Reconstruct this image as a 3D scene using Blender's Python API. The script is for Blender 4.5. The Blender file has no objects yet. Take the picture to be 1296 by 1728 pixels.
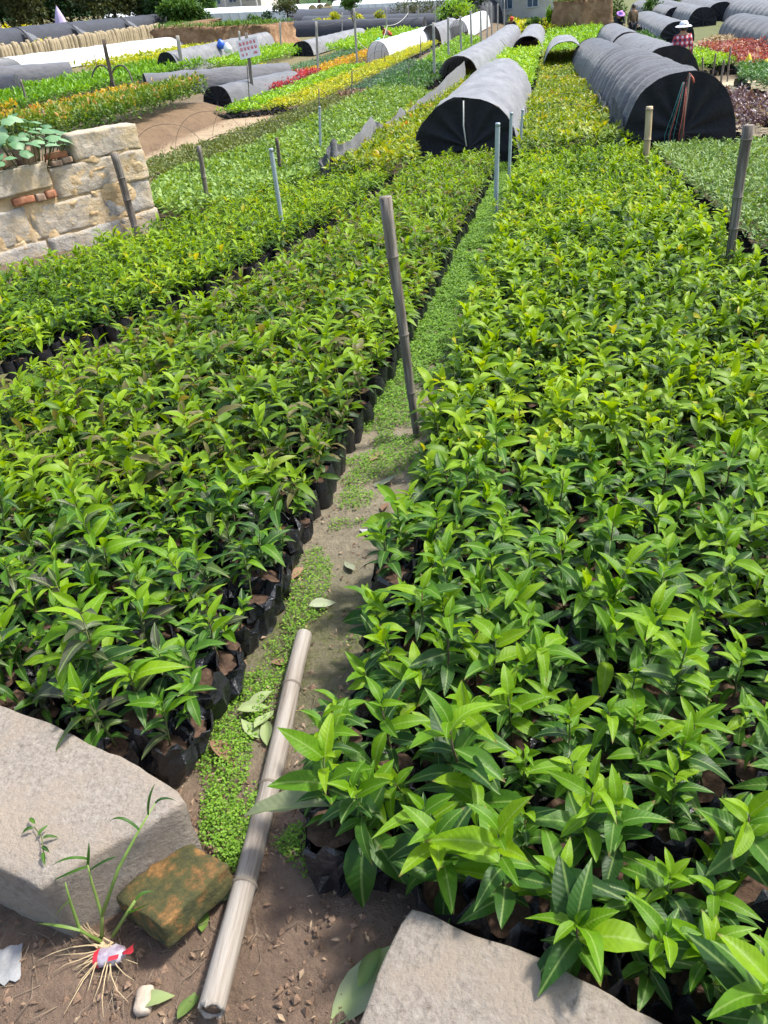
import bpy, math, random
import numpy as np
from mathutils import Vector, Matrix, noise

# ------------------------------------------------------------------ camera, sky, sun, exposure
scene = bpy.context.scene
COL = scene.collection
W, H, F = 1296.0, 1728.0, 1298.0
CH = 1.55
def U(v):
    v = np.array(v, float); return v / np.linalg.norm(v)
_n = U((222, 1936, 1298)); _r = np.array((292, -903, 1298.0)); _r = U(_r - _n * np.dot(_r, _n))
ROT = np.array([np.cross(_r, -_n), _r, -_n])            # world = ROT @ (right, down, forward)
cam_data = bpy.data.cameras.new('camera')
cam = bpy.data.objects.new('camera', cam_data); COL.objects.link(cam)
cam_data.sensor_fit = 'HORIZONTAL'; cam_data.sensor_width = 36.0; cam_data.lens = 36.0 * F / W
cam_data.clip_start = 0.02; cam_data.clip_end = 2000
_m = Matrix.Identity(4)
for i in range(3):
    _m[i][0] = ROT[i, 0]; _m[i][1] = -ROT[i, 1]; _m[i][2] = -ROT[i, 2]
_m[2][3] = CH
cam.matrix_world = _m
scene.camera = cam

SUN_EL = math.radians(58); SUN_AZ = math.radians(62)      # azimuth from +Y (rows) towards +X
world = bpy.data.worlds.new('World'); scene.world = world; world.use_nodes = True
wn = world.node_tree; bg = wn.nodes['Background']
sky = wn.nodes.new('ShaderNodeTexSky'); sky.sky_type = 'NISHITA'; sky.sun_disc = False
sky.sun_elevation = SUN_EL; sky.sun_rotation = SUN_AZ; sky.air_density = 1.2; sky.dust_density = 3.0; sky.ozone_density = 1.0
wn.links.new(sky.outputs[0], bg.inputs[0]); bg.inputs[1].default_value = 0.15
sd = bpy.data.lights.new('sun', 'SUN'); sd.energy = 3.05; sd.angle = math.radians(6.0); sd.color = (1.0, 0.955, 0.88)
sun = bpy.data.objects.new('sun', sd); COL.objects.link(sun)
_d = Vector((math.sin(SUN_AZ) * math.cos(SUN_EL), math.cos(SUN_AZ) * math.cos(SUN_EL), math.sin(SUN_EL)))
sun.rotation_euler = _d.to_track_quat('Z', 'Y').to_euler(); sun.location = (0, 0, 30)
vs = scene.view_settings
vs.view_transform = 'Standard'; vs.look = 'None'; vs.gamma = 1.0; vs.exposure = 1.16; vs.use_curve_mapping = False
scene.cycles.max_bounces = 6; scene.cycles.transparent_max_bounces = 8

# ------------------------------------------------------------------ geometry of the land
def sm(a, b, x):
    t = np.clip((x - a) / (b - a), 0, 1); return t * t * (3 - 2 * t)
WC = np.array((-4.78, 9.26)); WD = np.array((-0.546, -0.838)); WNR = np.array((0.838, -0.546))   # wall corner, run, face normal
def ground(X, Y):
    X = np.asarray(X, float); Y = np.asarray(Y, float)
    z = -0.85 * np.clip((Y - 1.0) / 11.5, 0, 1)
    wdt = 9.6 + 5.4 * sm(23, 27, Y)
    t = np.clip((-X - 9.0) / (wdt - 9.0), 0, 1); z = z + 0.42 * t * t * (3 - 2 * t) * sm(12, 15, Y)
    z = z + 0.06 * np.maximum(0, np.minimum(-X, 90) - 14) * sm(15, 25, Y)
    z = z - 0.045 * np.clip(Y - 13, 0, 16) * sm(-5.5, -1.5, X)
    s = (X - WC[0]) * WD[0] + (Y - WC[1]) * WD[1]; dn = (X - WC[0]) * WNR[0] + (Y - WC[1]) * WNR[1]
    z = z + 0.85 * sm(0.2, 0.45, -dn) * sm(0.5, 1.1, s) * sm(-3.4, -2.2, dn) * sm(-5.5, -4.0, -s)
    return z
def gz(x, y): return float(ground(x, y))
def ray(x, y):
    d = ROT @ np.array((x - W / 2, y - H / 2, F)); return d / np.linalg.norm(d)
def atz(x, y, z):
    d = ray(x, y); return d * ((z - CH) / d[2]) + np.array((0, 0, CH))
def atY(x, y, Y):
    d = ray(x, y); return d * (Y / d[1]) + np.array((0, 0, CH))
def ag(x, y, dz=0.0):
    d = ray(x, y); s = np.geomspace(.3, 300, 4000); p = d[None] * s[:, None]; p[:, 2] += CH
    ok = np.nonzero(p[:, 2] < ground(p[:, 0], p[:, 1]) + dz)[0]
    return p[ok[0]] if len(ok) else p[-1]
def proj(P):
    c = (np.asarray(P, float) - np.array((0, 0, CH))) @ ROT
    return np.stack([c[..., 0] / c[..., 2] * F + W / 2, c[..., 1] / c[..., 2] * F + H / 2, c[..., 2]], -1)
def mp(X, Y):
    """scale that slides a plan point surveyed on the level field onto the gently falling one"""
    if Y < 13 or X < -5.5: return 1.0
    k = 1.0
    for _ in range(40): k = k * .5 + .5 * (CH - gz(X * k, Y * k)) / 2.4
    return k
def wallpt(x, y):
    d = ray(x, y); n = np.array((WNR[0], WNR[1], 0)); c = np.array((WC[0], WC[1], 0))
    t = np.dot(c - np.array((0, 0, CH)), n) / np.dot(d, n); p = d * t + np.array((0, 0, CH))
    return (p[0] - WC[0]) * WD[0] + (p[1] - WC[1]) * WD[1], p[2]

# ------------------------------------------------------------------ materials
MAT = {}
def nodes_of(name):
    m = bpy.data.materials.new(name); m.use_nodes = True; MAT[name] = m
    nt = m.node_tree; return m, nt, nt.nodes['Principled BSDF'], nt.nodes['Material Output']
def ramp(nt, stops, fac=None):
    r = nt.nodes.new('ShaderNodeValToRGB'); e = r.color_ramp.elements
    while len(e) < len(stops): e.new(0.5)
    for k, (p, c) in enumerate(stops):
        e[k].position = p; e[k].color = (*c, 1) if len(c) == 3 else c
    if fac is not None: nt.links.new(fac, r.inputs[0])
    return r
def nz(nt, scale, detail=4, rough=0.55, vec=None, kind='ShaderNodeTexNoise'):
    t = nt.nodes.new(kind); t.inputs['Scale'].default_value = scale
    if 'Detail' in t.inputs: t.inputs['Detail'].default_value = detail
    if 'Roughness' in t.inputs: t.inputs['Roughness'].default_value = rough
    if vec is not None: nt.links.new(vec, t.inputs['Vector'])
    return t
def objco(nt):
    return nt.nodes.new('ShaderNodeTexCoord').outputs['Object']
def bump(nt, b, height, strength, dist):
    k = nt.nodes.new('ShaderNodeBump'); k.inputs['Strength'].default_value = strength; k.inputs['Distance'].default_value = dist
    nt.links.new(height, k.inputs['Height']); nt.links.new(k.outputs[0], b.inputs['Normal'])
def plain(name, stops, scale=8, rough=0.7, bs=0.3, bd=0.01, bscale=None, spec=0.4, detail=5, metal=0.0, stretch=None, sheen=0.0):
    m, nt, b, o = nodes_of(name)
    co = objco(nt)
    if stretch:
        mp = nt.nodes.new('ShaderNodeMapping'); mp.inputs['Scale'].default_value = stretch; nt.links.new(co, mp.inputs[0]); co = mp.outputs[0]
    t = nz(nt, scale, detail, 0.62, co); r = ramp(nt, stops, t.outputs['Fac']); nt.links.new(r.outputs[0], b.inputs['Base Color'])
    b.inputs['Roughness'].default_value = rough; b.inputs['Specular IOR Level'].default_value = spec; b.inputs['Metallic'].default_value = metal
    if sheen: b.inputs['Sheen Weight'].default_value = sheen
    if bs:
        t2 = nz(nt, bscale or scale * 3, 5, 0.65, co); bump(nt, b, t2.outputs['Fac'], bs, bd)
    return m
def leafmat(name, stops, attr=True, rough=0.42, trans=0.32, spec=0.4, tcol=1.5, midrib=False):
    m, nt, b, o = nodes_of(name)
    if attr:
        a = nt.nodes.new('ShaderNodeAttribute'); a.attribute_name = 'tint'; fac = a.outputs['Fac']
    else:
        a = nt.nodes.new('ShaderNodeObjectInfo'); fac = a.outputs['Random']
    r = ramp(nt, stops, fac); col = r.outputs[0]
    tc = nt.nodes.new('ShaderNodeTexCoord')
    t = nz(nt, 9 if not attr else 30, 3, 0.5, tc.outputs['Object'])
    hs = nt.nodes.new('ShaderNodeHueSaturation'); nt.links.new(col, hs.inputs['Color'])
    mr = nt.nodes.new('ShaderNodeMapRange'); mr.inputs['To Min'].default_value = 0.72; mr.inputs['To Max'].default_value = 1.28
    nt.links.new(t.outputs['Fac'], mr.inputs['Value']); nt.links.new(mr.outputs[0], hs.inputs['Value']); col = hs.outputs[0]
    if midrib:
        sx = nt.nodes.new('ShaderNodeSeparateXYZ'); nt.links.new(tc.outputs['Object'], sx.inputs[0])
        ab = nt.nodes.new('ShaderNodeMath'); ab.operation = 'ABSOLUTE'; nt.links.new(sx.outputs['Y'], ab.inputs[0])
        m2 = nt.nodes.new('ShaderNodeMapRange'); m2.inputs['From Min'].default_value = 0.006; m2.inputs['From Max'].default_value = 0.022
        m2.inputs['To Min'].default_value = 0.40; m2.inputs['To Max'].default_value = 0.0; nt.links.new(ab.outputs[0], m2.inputs['Value'])
        mx = nt.nodes.new('ShaderNodeMix'); mx.data_type = 'RGBA'; nt.links.new(m2.outputs[0], mx.inputs['Factor'])
        nt.links.new(col, mx.inputs['A']); mx.inputs['B'].default_value = (0.30, 0.42, 0.12, 1); col = mx.outputs['Result']
        tp = nt.nodes.new('ShaderNodeMapRange'); tp.inputs['From Min'].default_value = .90; tp.inputs['From Max'].default_value = .99; nt.links.new(sx.outputs['X'], tp.inputs['Value'])
        oi = nt.nodes.new('ShaderNodeObjectInfo'); gt = nt.nodes.new('ShaderNodeMath'); gt.operation = 'GREATER_THAN'; gt.inputs[1].default_value = .72; nt.links.new(oi.outputs['Random'], gt.inputs[0])
        mu = nt.nodes.new('ShaderNodeMath'); mu.operation = 'MULTIPLY'; nt.links.new(tp.outputs[0], mu.inputs[0]); nt.links.new(gt.outputs[0], mu.inputs[1])
        mx2 = nt.nodes.new('ShaderNodeMix'); mx2.data_type = 'RGBA'; nt.links.new(mu.outputs[0], mx2.inputs['Factor']); nt.links.new(col, mx2.inputs['A']); mx2.inputs['B'].default_value = (.16, .10, .04, 1); col = mx2.outputs['Result']
        sp_ = nz(nt, 16, 2, .5, tc.outputs['Object']); spr = ramp(nt, [(.70, (0, 0, 0)), (.76, (.5, .5, .5))], sp_.outputs['Fac'])
        mx3 = nt.nodes.new('ShaderNodeMix'); mx3.data_type = 'RGBA'; nt.links.new(spr.outputs[0], mx3.inputs['Factor']); nt.links.new(col, mx3.inputs['A']); mx3.inputs['B'].default_value = (.24, .26, .14, 1); col = mx3.outputs['Result']
        # side veins as fine relief
        cv = nt.nodes.new('ShaderNodeMath'); cv.operation = 'MULTIPLY_ADD'; nt.links.new(ab.outputs[0], cv.inputs[0]); cv.inputs[1].default_value = -0.9
        nt.links.new(sx.outputs['X'], cv.inputs[2])
        sn = nt.nodes.new('ShaderNodeMath'); sn.operation = 'MULTIPLY'; nt.links.new(cv.outputs[0], sn.inputs[0]); sn.inputs[1].default_value = 75
        s2 = nt.nodes.new('ShaderNodeMath'); s2.operation = 'SINE'; nt.links.new(sn.outputs[0], s2.inputs[0])
        bump(nt, b, s2.outputs[0], 0.10, 0.002)
    nt.links.new(col, b.inputs['Base Color']); b.inputs['Roughness'].default_value = rough; b.inputs['Specular IOR Level'].default_value = spec
    tr = nt.nodes.new('ShaderNodeBsdfTranslucent')
    br = nt.nodes.new('ShaderNodeMix'); br.data_type = 'RGBA'; br.blend_type = 'MULTIPLY'; br.inputs['Factor'].default_value = 1
    nt.links.new(col, br.inputs['A']); br.inputs['B'].default_value = (tcol * 1.15, tcol, tcol * 0.35, 1); nt.links.new(br.outputs['Result'], tr.inputs[0])
    ms = nt.nodes.new('ShaderNodeMixShader'); ms.inputs[0].default_value = trans
    nt.links.new(b.outputs[0], ms.inputs[1]); nt.links.new(tr.outputs[0], ms.inputs[2]); nt.links.new(ms.outputs[0], o.inputs[0])
    return m

# foliage
G_DARK, G_MID, G_BRT, G_LIME = (.020, .075, .012), (.036, .135, .014), (.075, .215, .012), (.16, .33, .014)
leafmat('leaf_mature', [(0, (.015, .052, .008)), (.5, (.030, .092, .008)), (1, (.055, .145, .007))], False, .48, .30, .30, 1.6, True)
leafmat('leaf_young', [(0, (.062, .165, .005)), (.5, (.115, .24, .004)), (1, (.18, .31, .005))], False, .50, .40, .25, 1.55, True)
leafmat('leaf_purple', [(0, (.045, .045, .028)), (.5, (.055, .075, .026)), (1, (.06, .10, .016))], False, .45, .25, .4, 1.4, True)
leafmat('leaf_drying', [(0, (.20, .23, .12)), (1, (.26, .30, .17))], False, .6, .25, .3, 1.2, True)
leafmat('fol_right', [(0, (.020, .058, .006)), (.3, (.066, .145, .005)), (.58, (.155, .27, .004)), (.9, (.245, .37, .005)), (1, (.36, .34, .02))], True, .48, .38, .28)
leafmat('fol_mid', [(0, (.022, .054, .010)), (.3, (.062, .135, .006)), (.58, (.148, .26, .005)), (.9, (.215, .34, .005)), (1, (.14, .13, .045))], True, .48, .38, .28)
leafmat('fol_orange', [(0, (.04, .09, .012)), (.4, (.13, .22, .010)), (.72, (.27, .33, .012)), (.93, (.40, .33, .02)), (1, (.42, .18, .02))], True, .45, .35)
leafmat('fol_pale', [(0, (.05, .11, .018)), (.5, (.115, .215, .028)), (1, (.22, .34, .06))], True, .45, .3)
leafmat('fol_greygreen', [(0, (.035, .085, .016)), (.5, (.095, .185, .028)), (1, (.21, .32, .075))], True, .5, .25)
leafmat('fol_olive', [(0, (.03, .06, .012)), (.5, (.09, .13, .02)), (1, (.16, .19, .04))], True, .5, .25)
leafmat('fol_lime', [(0, (.07, .18, .008)), (.5, (.17, .36, .010)), (1, (.32, .48, .02))], True, .45, .3)
leafmat('fol_yellow', [(0, (.12, .20, .008)), (.5, (.36, .40, .010)), (1, (.60, .52, .015))], True, .45, .3)
leafmat('fol_gold', [(0, (.08, .10, .01)), (.4, (.30, .26, .012)), (.8, (.55, .36, .015)), (1, (.4, .14, .02))], True, .45, .3)
leafmat('fol_redtip', [(0, (.025, .075, .010)), (.5, (.08, .17, .012)), (.74, (.20, .27, .02)), (.9, (.40, .27, .07)), (1, (.50, .18, .09))], True, .45, .3)
leafmat('fol_crimson', [(0, (.08, .015, .02)), (.5, (.33, .025, .045)), (1, (.55, .07, .12))], True, .45, .3)
leafmat('fol_rust', [(0, (.04, .02, .018)), (.5, (.20, .030, .030)), (.85, (.32, .07, .06)), (1, (.45, .30, .26))], True, .45, .3)
leafmat('fol_purple', [(0, (.02, .010, .015)), (.5, (.06, .028, .042)), (.82, (.12, .065, .085)), (1, (.34, .29, .31))], True, .4, .22)
leafmat('fol_darkgreen', [(0, (.012, .045, .012)), (.5, (.03, .10, .02)), (1, (.07, .18, .03))], True, .45, .25)
leafmat('fol_bluegreen', [(0, (.02, .07, .04)), (.5, (.05, .13, .07)), (1, (.12, .22, .11))], True, .5, .25)
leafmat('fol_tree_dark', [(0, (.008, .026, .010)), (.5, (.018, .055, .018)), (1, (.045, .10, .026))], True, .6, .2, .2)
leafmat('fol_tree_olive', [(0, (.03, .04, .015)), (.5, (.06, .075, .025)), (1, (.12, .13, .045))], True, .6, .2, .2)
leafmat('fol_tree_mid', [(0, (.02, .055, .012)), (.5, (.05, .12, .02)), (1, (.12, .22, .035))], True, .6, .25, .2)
leafmat('fol_weed', [(0, (.05, .12, .014)), (.5, (.12, .25, .018)), (1, (.22, .38, .04))], True, .5, .35, .3)
leafmat('fol_litter', [(0, (.07, .045, .03)), (.5, (.19, .125, .08)), (1, (.36, .27, .18))], True, .8, .1, .2)
leafmat('fol_straw', [(0, (.12, .08, .045)), (.5, (.32, .24, .14)), (1, (.55, .44, .28))], True, .8, .1, .2)
leafmat('squash_leaf', [(0, (.07, .17, .07)), (.5, (.12, .25, .11)), (1, (.22, .36, .19))], False, .5, .22, .4, 1.2, False)
leafmat('weed_stem', [(0, (.16, .26, .05)), (1, (.26, .36, .09))], False, .5, .15)
leafmat('leaf_litter_pale', [(0, (.20, .22, .15)), (1, (.28, .32, .20))], False, .6, .15, .3, 1.2)
leafmat('leaf_litter_brown', [(0, (.16, .09, .05)), (1, (.30, .20, .12))], False, .7, .12, .3, 1.2)

plain('stem', [(.3, (.06, .075, .025)), (.7, (.11, .14, .035))], 60, .7, .2, .002)
plain('stem_brown', [(.3, (.07, .05, .03)), (.7, (.13, .09, .05))], 60, .8, .2, .002)
plain('bag', [(.3, (.008, .009, .011)), (.6, (.020, .021, .025)), (.8, (.045, .046, .050))], 14, .27, .7, .014, 30, .5)
plain('bag_soil', [(.3, (.030, .019, .013)), (.55, (.070, .043, .029)), (.75, (.13, .085, .057))], 30, .95, .7, .012, 60, .2)
plain('granite_grey', [(.25, (.22, .20, .17)), (.45, (.38, .34, .29)), (.6, (.50, .45, .38)), (.8, (.58, .53, .46))], 6, .9, .7, .02, 22, .3, 9)
plain('granite_warm', [(.25, (.26, .21, .15)), (.45, (.44, .36, .26)), (.6, (.54, .45, .33)), (.8, (.60, .52, .40))], 6, .9, .7, .02, 22, .3, 9)
plain('clay_mortar', [(.25, (.30, .20, .10)), (.45, (.46, .33, .18)), (.65, (.56, .44, .28)), (.8, (.60, .50, .36))], 5, .95, .9, .03, 14, .2, 9)
plain('brick_red', [(.3, (.22, .09, .05)), (.5, (.36, .15, .08)), (.75, (.45, .26, .16))], 18, .9, .6, .012, 40, .25)
plain('brick_brown', [(.3, (.17, .11, .075)), (.5, (.28, .19, .13)), (.75, (.40, .30, .22))], 14, .9, .6, .012, 40, .25)
plain('earth', [(.3, (.13, .075, .04)), (.5, (.22, .13, .07)), (.75, (.34, .22, .13))], 2.2, .95, .9, .08, 7, .2, 8)
plain('bamboo_pale', [(.30, (.11, .085, .066)), (.42, (.20, .17, .14)), (.52, (.255, .228, .195)), (.72, (.30, .28, .25))], 9, .6, .5, .004, 30, .3, 10, 0, (6, 6, .35))
plain('bamboo_node', [(.3, (.10, .08, .06)), (.7, (.22, .19, .15))], 30, .7, .3, .003)
plain('bamboo_hollow', [(.3, (.09, .055, .035)), (.7, (.16, .11, .075))], 30, .9, .3, .003)
plain('bamboo_grey', [(.30, (.045, .036, .028)), (.44, (.11, .092, .074)), (.56, (.20, .175, .145)), (.72, (.30, .27, .235))], 9, .75, .5, .004, 30, .3, 9, 0, (6, 6, .35))
plain('bamboo_tan', [(.3, (.32, .22, .11)), (.5, (.45, .34, .19)), (.7, (.55, .44, .28))], 6, .55, .25, .003, 20, .4, 6, 0, (5, 5, .5))
plain('wood_dark', [(.3, (.06, .045, .035)), (.7, (.14, .11, .085))], 8, .85, .4, .006, 20, .3, 6, 0, (5, 5, .5))
plain('steel_pipe', [(.3, (.30, .36, .40)), (.7, (.42, .48, .52))], 10, .42, .1, .001, 60, .5, 4, .35)
plain('concrete_post', [(.3, (.24, .22, .19)), (.5, (.34, .32, .28)), (.75, (.45, .43, .38))], 5, .9, .5, .01, 30, .3, 6, 0, (2, 2, .7))
plain('wire', [(.3, (.05, .04, .035)), (.7, (.12, .10, .085))], 20, .7, 0)
plain('rope_pale', [(.3, (.42, .42, .38)), (.7, (.56, .55, .50))], 40, .8, .3, .002)
plain('rope_teal', [(.3, (.02, .10, .10)), (.7, (.05, .20, .18))], 40, .7, .3, .002)
plain('rope_red', [(.3, (.35, .06, .04)), (.7, (.5, .15, .1))], 40, .7, .3, .002)
def netmat(name, c0, c1, rough=.62, trans=.10, sheen=.25, sc=3.0):
    m, nt, b, o = nodes_of(name)
    co = objco(nt)
    mp = nt.nodes.new('ShaderNodeMapping'); mp.inputs['Scale'].default_value = (1, .35, 1); nt.links.new(co, mp.inputs[0])
    t = nz(nt, sc, 7, .65, mp.outputs[0]); r = ramp(nt, [(.3, c0), (.7, c1)], t.outputs['Fac'])
    nt.links.new(r.outputs[0], b.inputs['Base Color']); b.inputs['Roughness'].default_value = rough
    b.inputs['Sheen Weight'].default_value = sheen; b.inputs['Sheen Roughness'].default_value = .5; b.inputs['Specular IOR Level'].default_value = .3
    t2 = nz(nt, 9, 6, .7, mp.outputs[0]); bump(nt, b, t2.outputs['Fac'], .8, .04)
    tr = nt.nodes.new('ShaderNodeBsdfTranslucent'); nt.links.new(r.outputs[0], tr.inputs[0])
    ms = nt.nodes.new('ShaderNodeMixShader'); ms.inputs[0].default_value = trans
    nt.links.new(b.outputs[0], ms.inputs[1]); nt.links.new(tr.outputs[0], ms.inputs[2]); nt.links.new(ms.outputs[0], o.inputs[0])
    return m
netmat('net_grey', (.11, .11, .117), (.24, .24, .25))
netmat('net_dark', (.034, .035, .041), (.08, .082, .091))
netmat('net_mid', (.075, .076, .084), (.15, .152, .162))
netmat('net_black', (.007, .008, .011), (.014, .015, .020), .7, .03, .06)
netmat('net_navy', (.018, .021, .030), (.034, .038, .052), .65, .05, .12)
netmat('film_white', (.72, .73, .74), (.86, .87, .88), .35, .25, 0)
plain('white_plastic', [(.3, (.62, .62, .60)), (.7, (.78, .78, .76))], 8, .5, .3, .01)
plain('white_wall', [(.3, (.52, .58, .62)), (.7, (.66, .71, .74))], .6, .8, .1, .01)
plain('roof_sheet', [(.3, (.62, .68, .74)), (.7, (.76, .80, .84))], .4, .5, .1, .01)
plain('house_grey', [(.3, (.40, .37, .33)), (.5, (.50, .47, .43)), (.7, (.58, .55, .51))], .9, .9, .3, .02)
plain('house_pale', [(.3, (.45, .42, .38)), (.7, (.58, .55, .50))], .9, .9, .2, .02)
plain('glass_dark', [(.3, (.05, .08, .12)), (.7, (.10, .15, .21))], 2, .12, 0, .01, None, .6)
plain('frame_metal', [(.3, (.45, .47, .5)), (.7, (.55, .57, .6))], 4, .5, 0)
plain('roof_orange', [(.3, (.50, .12, .03)), (.7, (.72, .22, .06))], 1.5, .85, .3, .05)
plain('bark', [(.3, (.05, .038, .028)), (.7, (.14, .11, .08))], 3, .95, .7, .04, 9)
plain('umbrella_cloth', [(.3, (.42, .34, .56)), (.7, (.56, .48, .68))], 3, .8, .2, .01)
plain('sign_white', [(.3, (.70, .66, .70)), (.7, (.82, .79, .82))], 6, .5, 0)
plain('sign_red', [(.3, (.55, .03, .08)), (.7, (.68, .07, .12))], 12, .5, 0)
plain('cloth_brown', [(.3, (.085, .055, .03)), (.7, (.14, .095, .05))], 12, .9, .3, .01)
plain('cloth_black', [(.3, (.010, .011, .014)), (.7, (.022, .023, .028))], 12, .9, .3, .01)
plain('cloth_white', [(.3, (.62, .64, .68)), (.7, (.76, .78, .80))], 12, .8, .2, .01)
plain('cloth_red', [(.3, (.42, .03, .025)), (.7, (.58, .07, .05))], 12, .9, .3, .01)
plain('cloth_purple', [(.3, (.36, .15, .55)), (.7, (.50, .26, .66))], 12, .8, .3, .01)
plain('skin', [(.3, (.28, .15, .09)), (.7, (.36, .20, .13))], 12, .6, .1, .004)
plain('hair', [(.3, (.008, .007, .006)), (.7, (.02, .017, .015))], 40, .5, .2, .004)
plain('yellow_bag', [(.3, (.62, .50, .01)), (.7, (.78, .64, .03))], 6, .5, .3, .01)
plain('blue_plastic', [(.3, (.02, .08, .42)), (.7, (.04, .14, .55))], 6, .4, .2, .01)
plain('teal_plastic', [(.3, (.10, .42, .42)), (.7, (.22, .56, .54))], 6, .4, .3, .01)
plain('candy_red', [(.3, (.46, .015, .03)), (.7, (.66, .05, .07))], 20, .25, .3, .004)
plain('candy_white', [(.35, (.22, .15, .22)), (.5, (.38, .34, .38)), (.7, (.48, .45, .48))], 30, .25, .4, .004)
plain('root', [(.3, (.30, .22, .12)), (.7, (.48, .38, .23))], 40, .8, .2, .002)
plain('twig', [(.3, (.12, .09, .06)), (.7, (.26, .20, .14))], 40, .8, .2, .002)
plain('pebble', [(.3, (.26, .20, .15)), (.7, (.46, .39, .31))], 30, .9, .4, .006)
plain('clod', [(.3, (.11, .07, .048)), (.5, (.19, .125, .085)), (.75, (.30, .21, .15))], 18, .95, .7, .01, 60, .2)
plain('paper_grey', [(.3, (.14, .145, .15)), (.7, (.26, .265, .27))], 20, .6, .4, .006)
plain('petal_grey', [(.3, (.20, .20, .205)), (.7, (.30, .30, .31))], 20, .6, .4, .006)
plain('hill_green', [(.3, (.02, .045, .02)), (.5, (.045, .085, .035)), (.75, (.09, .13, .055))], .12, .95, 1.0, 1.5, .5, .1)

def wallstone(name, stops, ochre, s1=9, s2=2.6, s3=4.5, bs=16, bd=.035, dark=(.11, .095, .075), bst=1.0):
    m, nt, b, o = nodes_of(name); co = objco(nt)
    t = nz(nt, s1, 12, .7, co); r0 = ramp(nt, stops, t.outputs['Fac'])
    t2 = nz(nt, s2, 8, .68, co); r1 = ramp(nt, [(.46, (0, 0, 0)), (.60, (1, 1, 1))], t2.outputs['Fac'])
    mx = nt.nodes.new('ShaderNodeMix'); mx.data_type = 'RGBA'; nt.links.new(r1.outputs[0], mx.inputs['Factor']); nt.links.new(r0.outputs[0], mx.inputs['A']); mx.inputs['B'].default_value = (*ochre, 1)
    t3 = nz(nt, s3, 6, .7, co); t3.inputs['Distortion'].default_value = .6; r2 = ramp(nt, [(.64, (0, 0, 0)), (.74, (.8, .8, .8))], t3.outputs['Fac'])
    mx2 = nt.nodes.new('ShaderNodeMix'); mx2.data_type = 'RGBA'; nt.links.new(r2.outputs[0], mx2.inputs['Factor']); nt.links.new(mx.outputs['Result'], mx2.inputs['A']); mx2.inputs['B'].default_value = (*dark, 1)
    nt.links.new(mx2.outputs['Result'], b.inputs['Base Color']); b.inputs['Roughness'].default_value = .95; b.inputs['Specular IOR Level'].default_value = .2
    t4 = nz(nt, bs, 12, .72, co); bump(nt, b, t4.outputs['Fac'], bst, bd)
wallstone('wall_stone', [(.3, (.28, .235, .185)), (.5, (.44, .385, .31)), (.7, (.54, .48, .40))], (.50, .39, .24))
wallstone('wall_stone_grey', [(.3, (.24, .22, .19)), (.5, (.40, .37, .33)), (.7, (.50, .47, .42))], (.46, .38, .27))
wallstone('granite', [(.30, (.15, .125, .105)), (.42, (.26, .225, .188)), (.52, (.325, .285, .24)), (.70, (.40, .36, .31))], (.335, .280, .222), 70, 6, 11, 75, .014, (.19, .16, .13), 1.0)
# moss brick
m, nt, b, o = nodes_of('brick_mossy')
co = objco(nt); t = nz(nt, 22, 8, .7, co); r1 = ramp(nt, [(.36, (.022, .026, .008)), (.50, (.055, .052, .012)), (.575, (.12, .065, .018)), (.70, (.27, .135, .038))], t.outputs['Fac'])
nt.links.new(r1.outputs[0], b.inputs['Base Color']); b.inputs['Roughness'].default_value = .9
t2 = nz(nt, 70, 6, .7, co); bump(nt, b, t2.outputs['Fac'], .8, .008)
# plaid
m, nt, b, o = nodes_of('cloth_plaid')
co = objco(nt); sx = nt.nodes.new('ShaderNodeSeparateXYZ'); nt.links.new(co, sx.inputs[0])
def stripe(out, k, ph):
    a = nt.nodes.new('ShaderNodeMath'); a.operation = 'MULTIPLY_ADD'; nt.links.new(out, a.inputs[0]); a.inputs[1].default_value = k; a.inputs[2].default_value = ph
    s = nt.nodes.new('ShaderNodeMath'); s.operation = 'SINE'; nt.links.new(a.outputs[0], s.inputs[0]); return s.outputs[0]
sa = nt.nodes.new('ShaderNodeMath'); sa.operation = 'ADD'; nt.links.new(stripe(sx.outputs['X'], 52, 0), sa.inputs[0]); nt.links.new(stripe(sx.outputs['Z'], 46, 1), sa.inputs[1])
mr = nt.nodes.new('ShaderNodeMapRange'); mr.inputs['From Min'].default_value = -2; mr.inputs['From Max'].default_value = 2; nt.links.new(sa.outputs[0], mr.inputs['Value'])
rr = ramp(nt, [(.18, (.03, .03, .07)), (.32, (.30, .03, .05)), (.68, (.48, .07, .09)), (.84, (.62, .52, .55))], mr.outputs[0])
nt.links.new(rr.outputs[0], b.inputs['Base Color']); b.inputs['Roughness'].default_value = .9
# ground: vertex colour 'soil' (kind of earth in each zone) broken up by noise and moss
m, nt, b, o = nodes_of('ground_soil')
co = objco(nt); at_ = nt.nodes.new('ShaderNodeAttribute'); at_.attribute_name = 'soil'
t1 = nz(nt, 3.5, 8, .7, co); t2 = nz(nt, 26, 8, .7, co); t3 = nz(nt, 1.4, 6, .65, co); t4 = nz(nt, 95, 4, .7, co)
hs = nt.nodes.new('ShaderNodeHueSaturation'); nt.links.new(at_.outputs['Color'], hs.inputs['Color'])
ad = nt.nodes.new('ShaderNodeMath'); ad.operation = 'ADD'; nt.links.new(t1.outputs['Fac'], ad.inputs[0]); nt.links.new(t2.outputs['Fac'], ad.inputs[1])
mr = nt.nodes.new('ShaderNodeMapRange'); mr.inputs['From Min'].default_value = .6; mr.inputs['From Max'].default_value = 1.4; mr.inputs['To Min'].default_value = .5; mr.inputs['To Max'].default_value = 1.5
nt.links.new(ad.outputs[0], mr.inputs['Value']); nt.links.new(mr.outputs[0], hs.inputs['Value'])
mo = nt.nodes.new('ShaderNodeAttribute'); mo.attribute_name = 'moss'
ma = nt.nodes.new('ShaderNodeMath'); ma.operation = 'ADD'; nt.links.new(mo.outputs['Fac'], ma.inputs[0])
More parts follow.
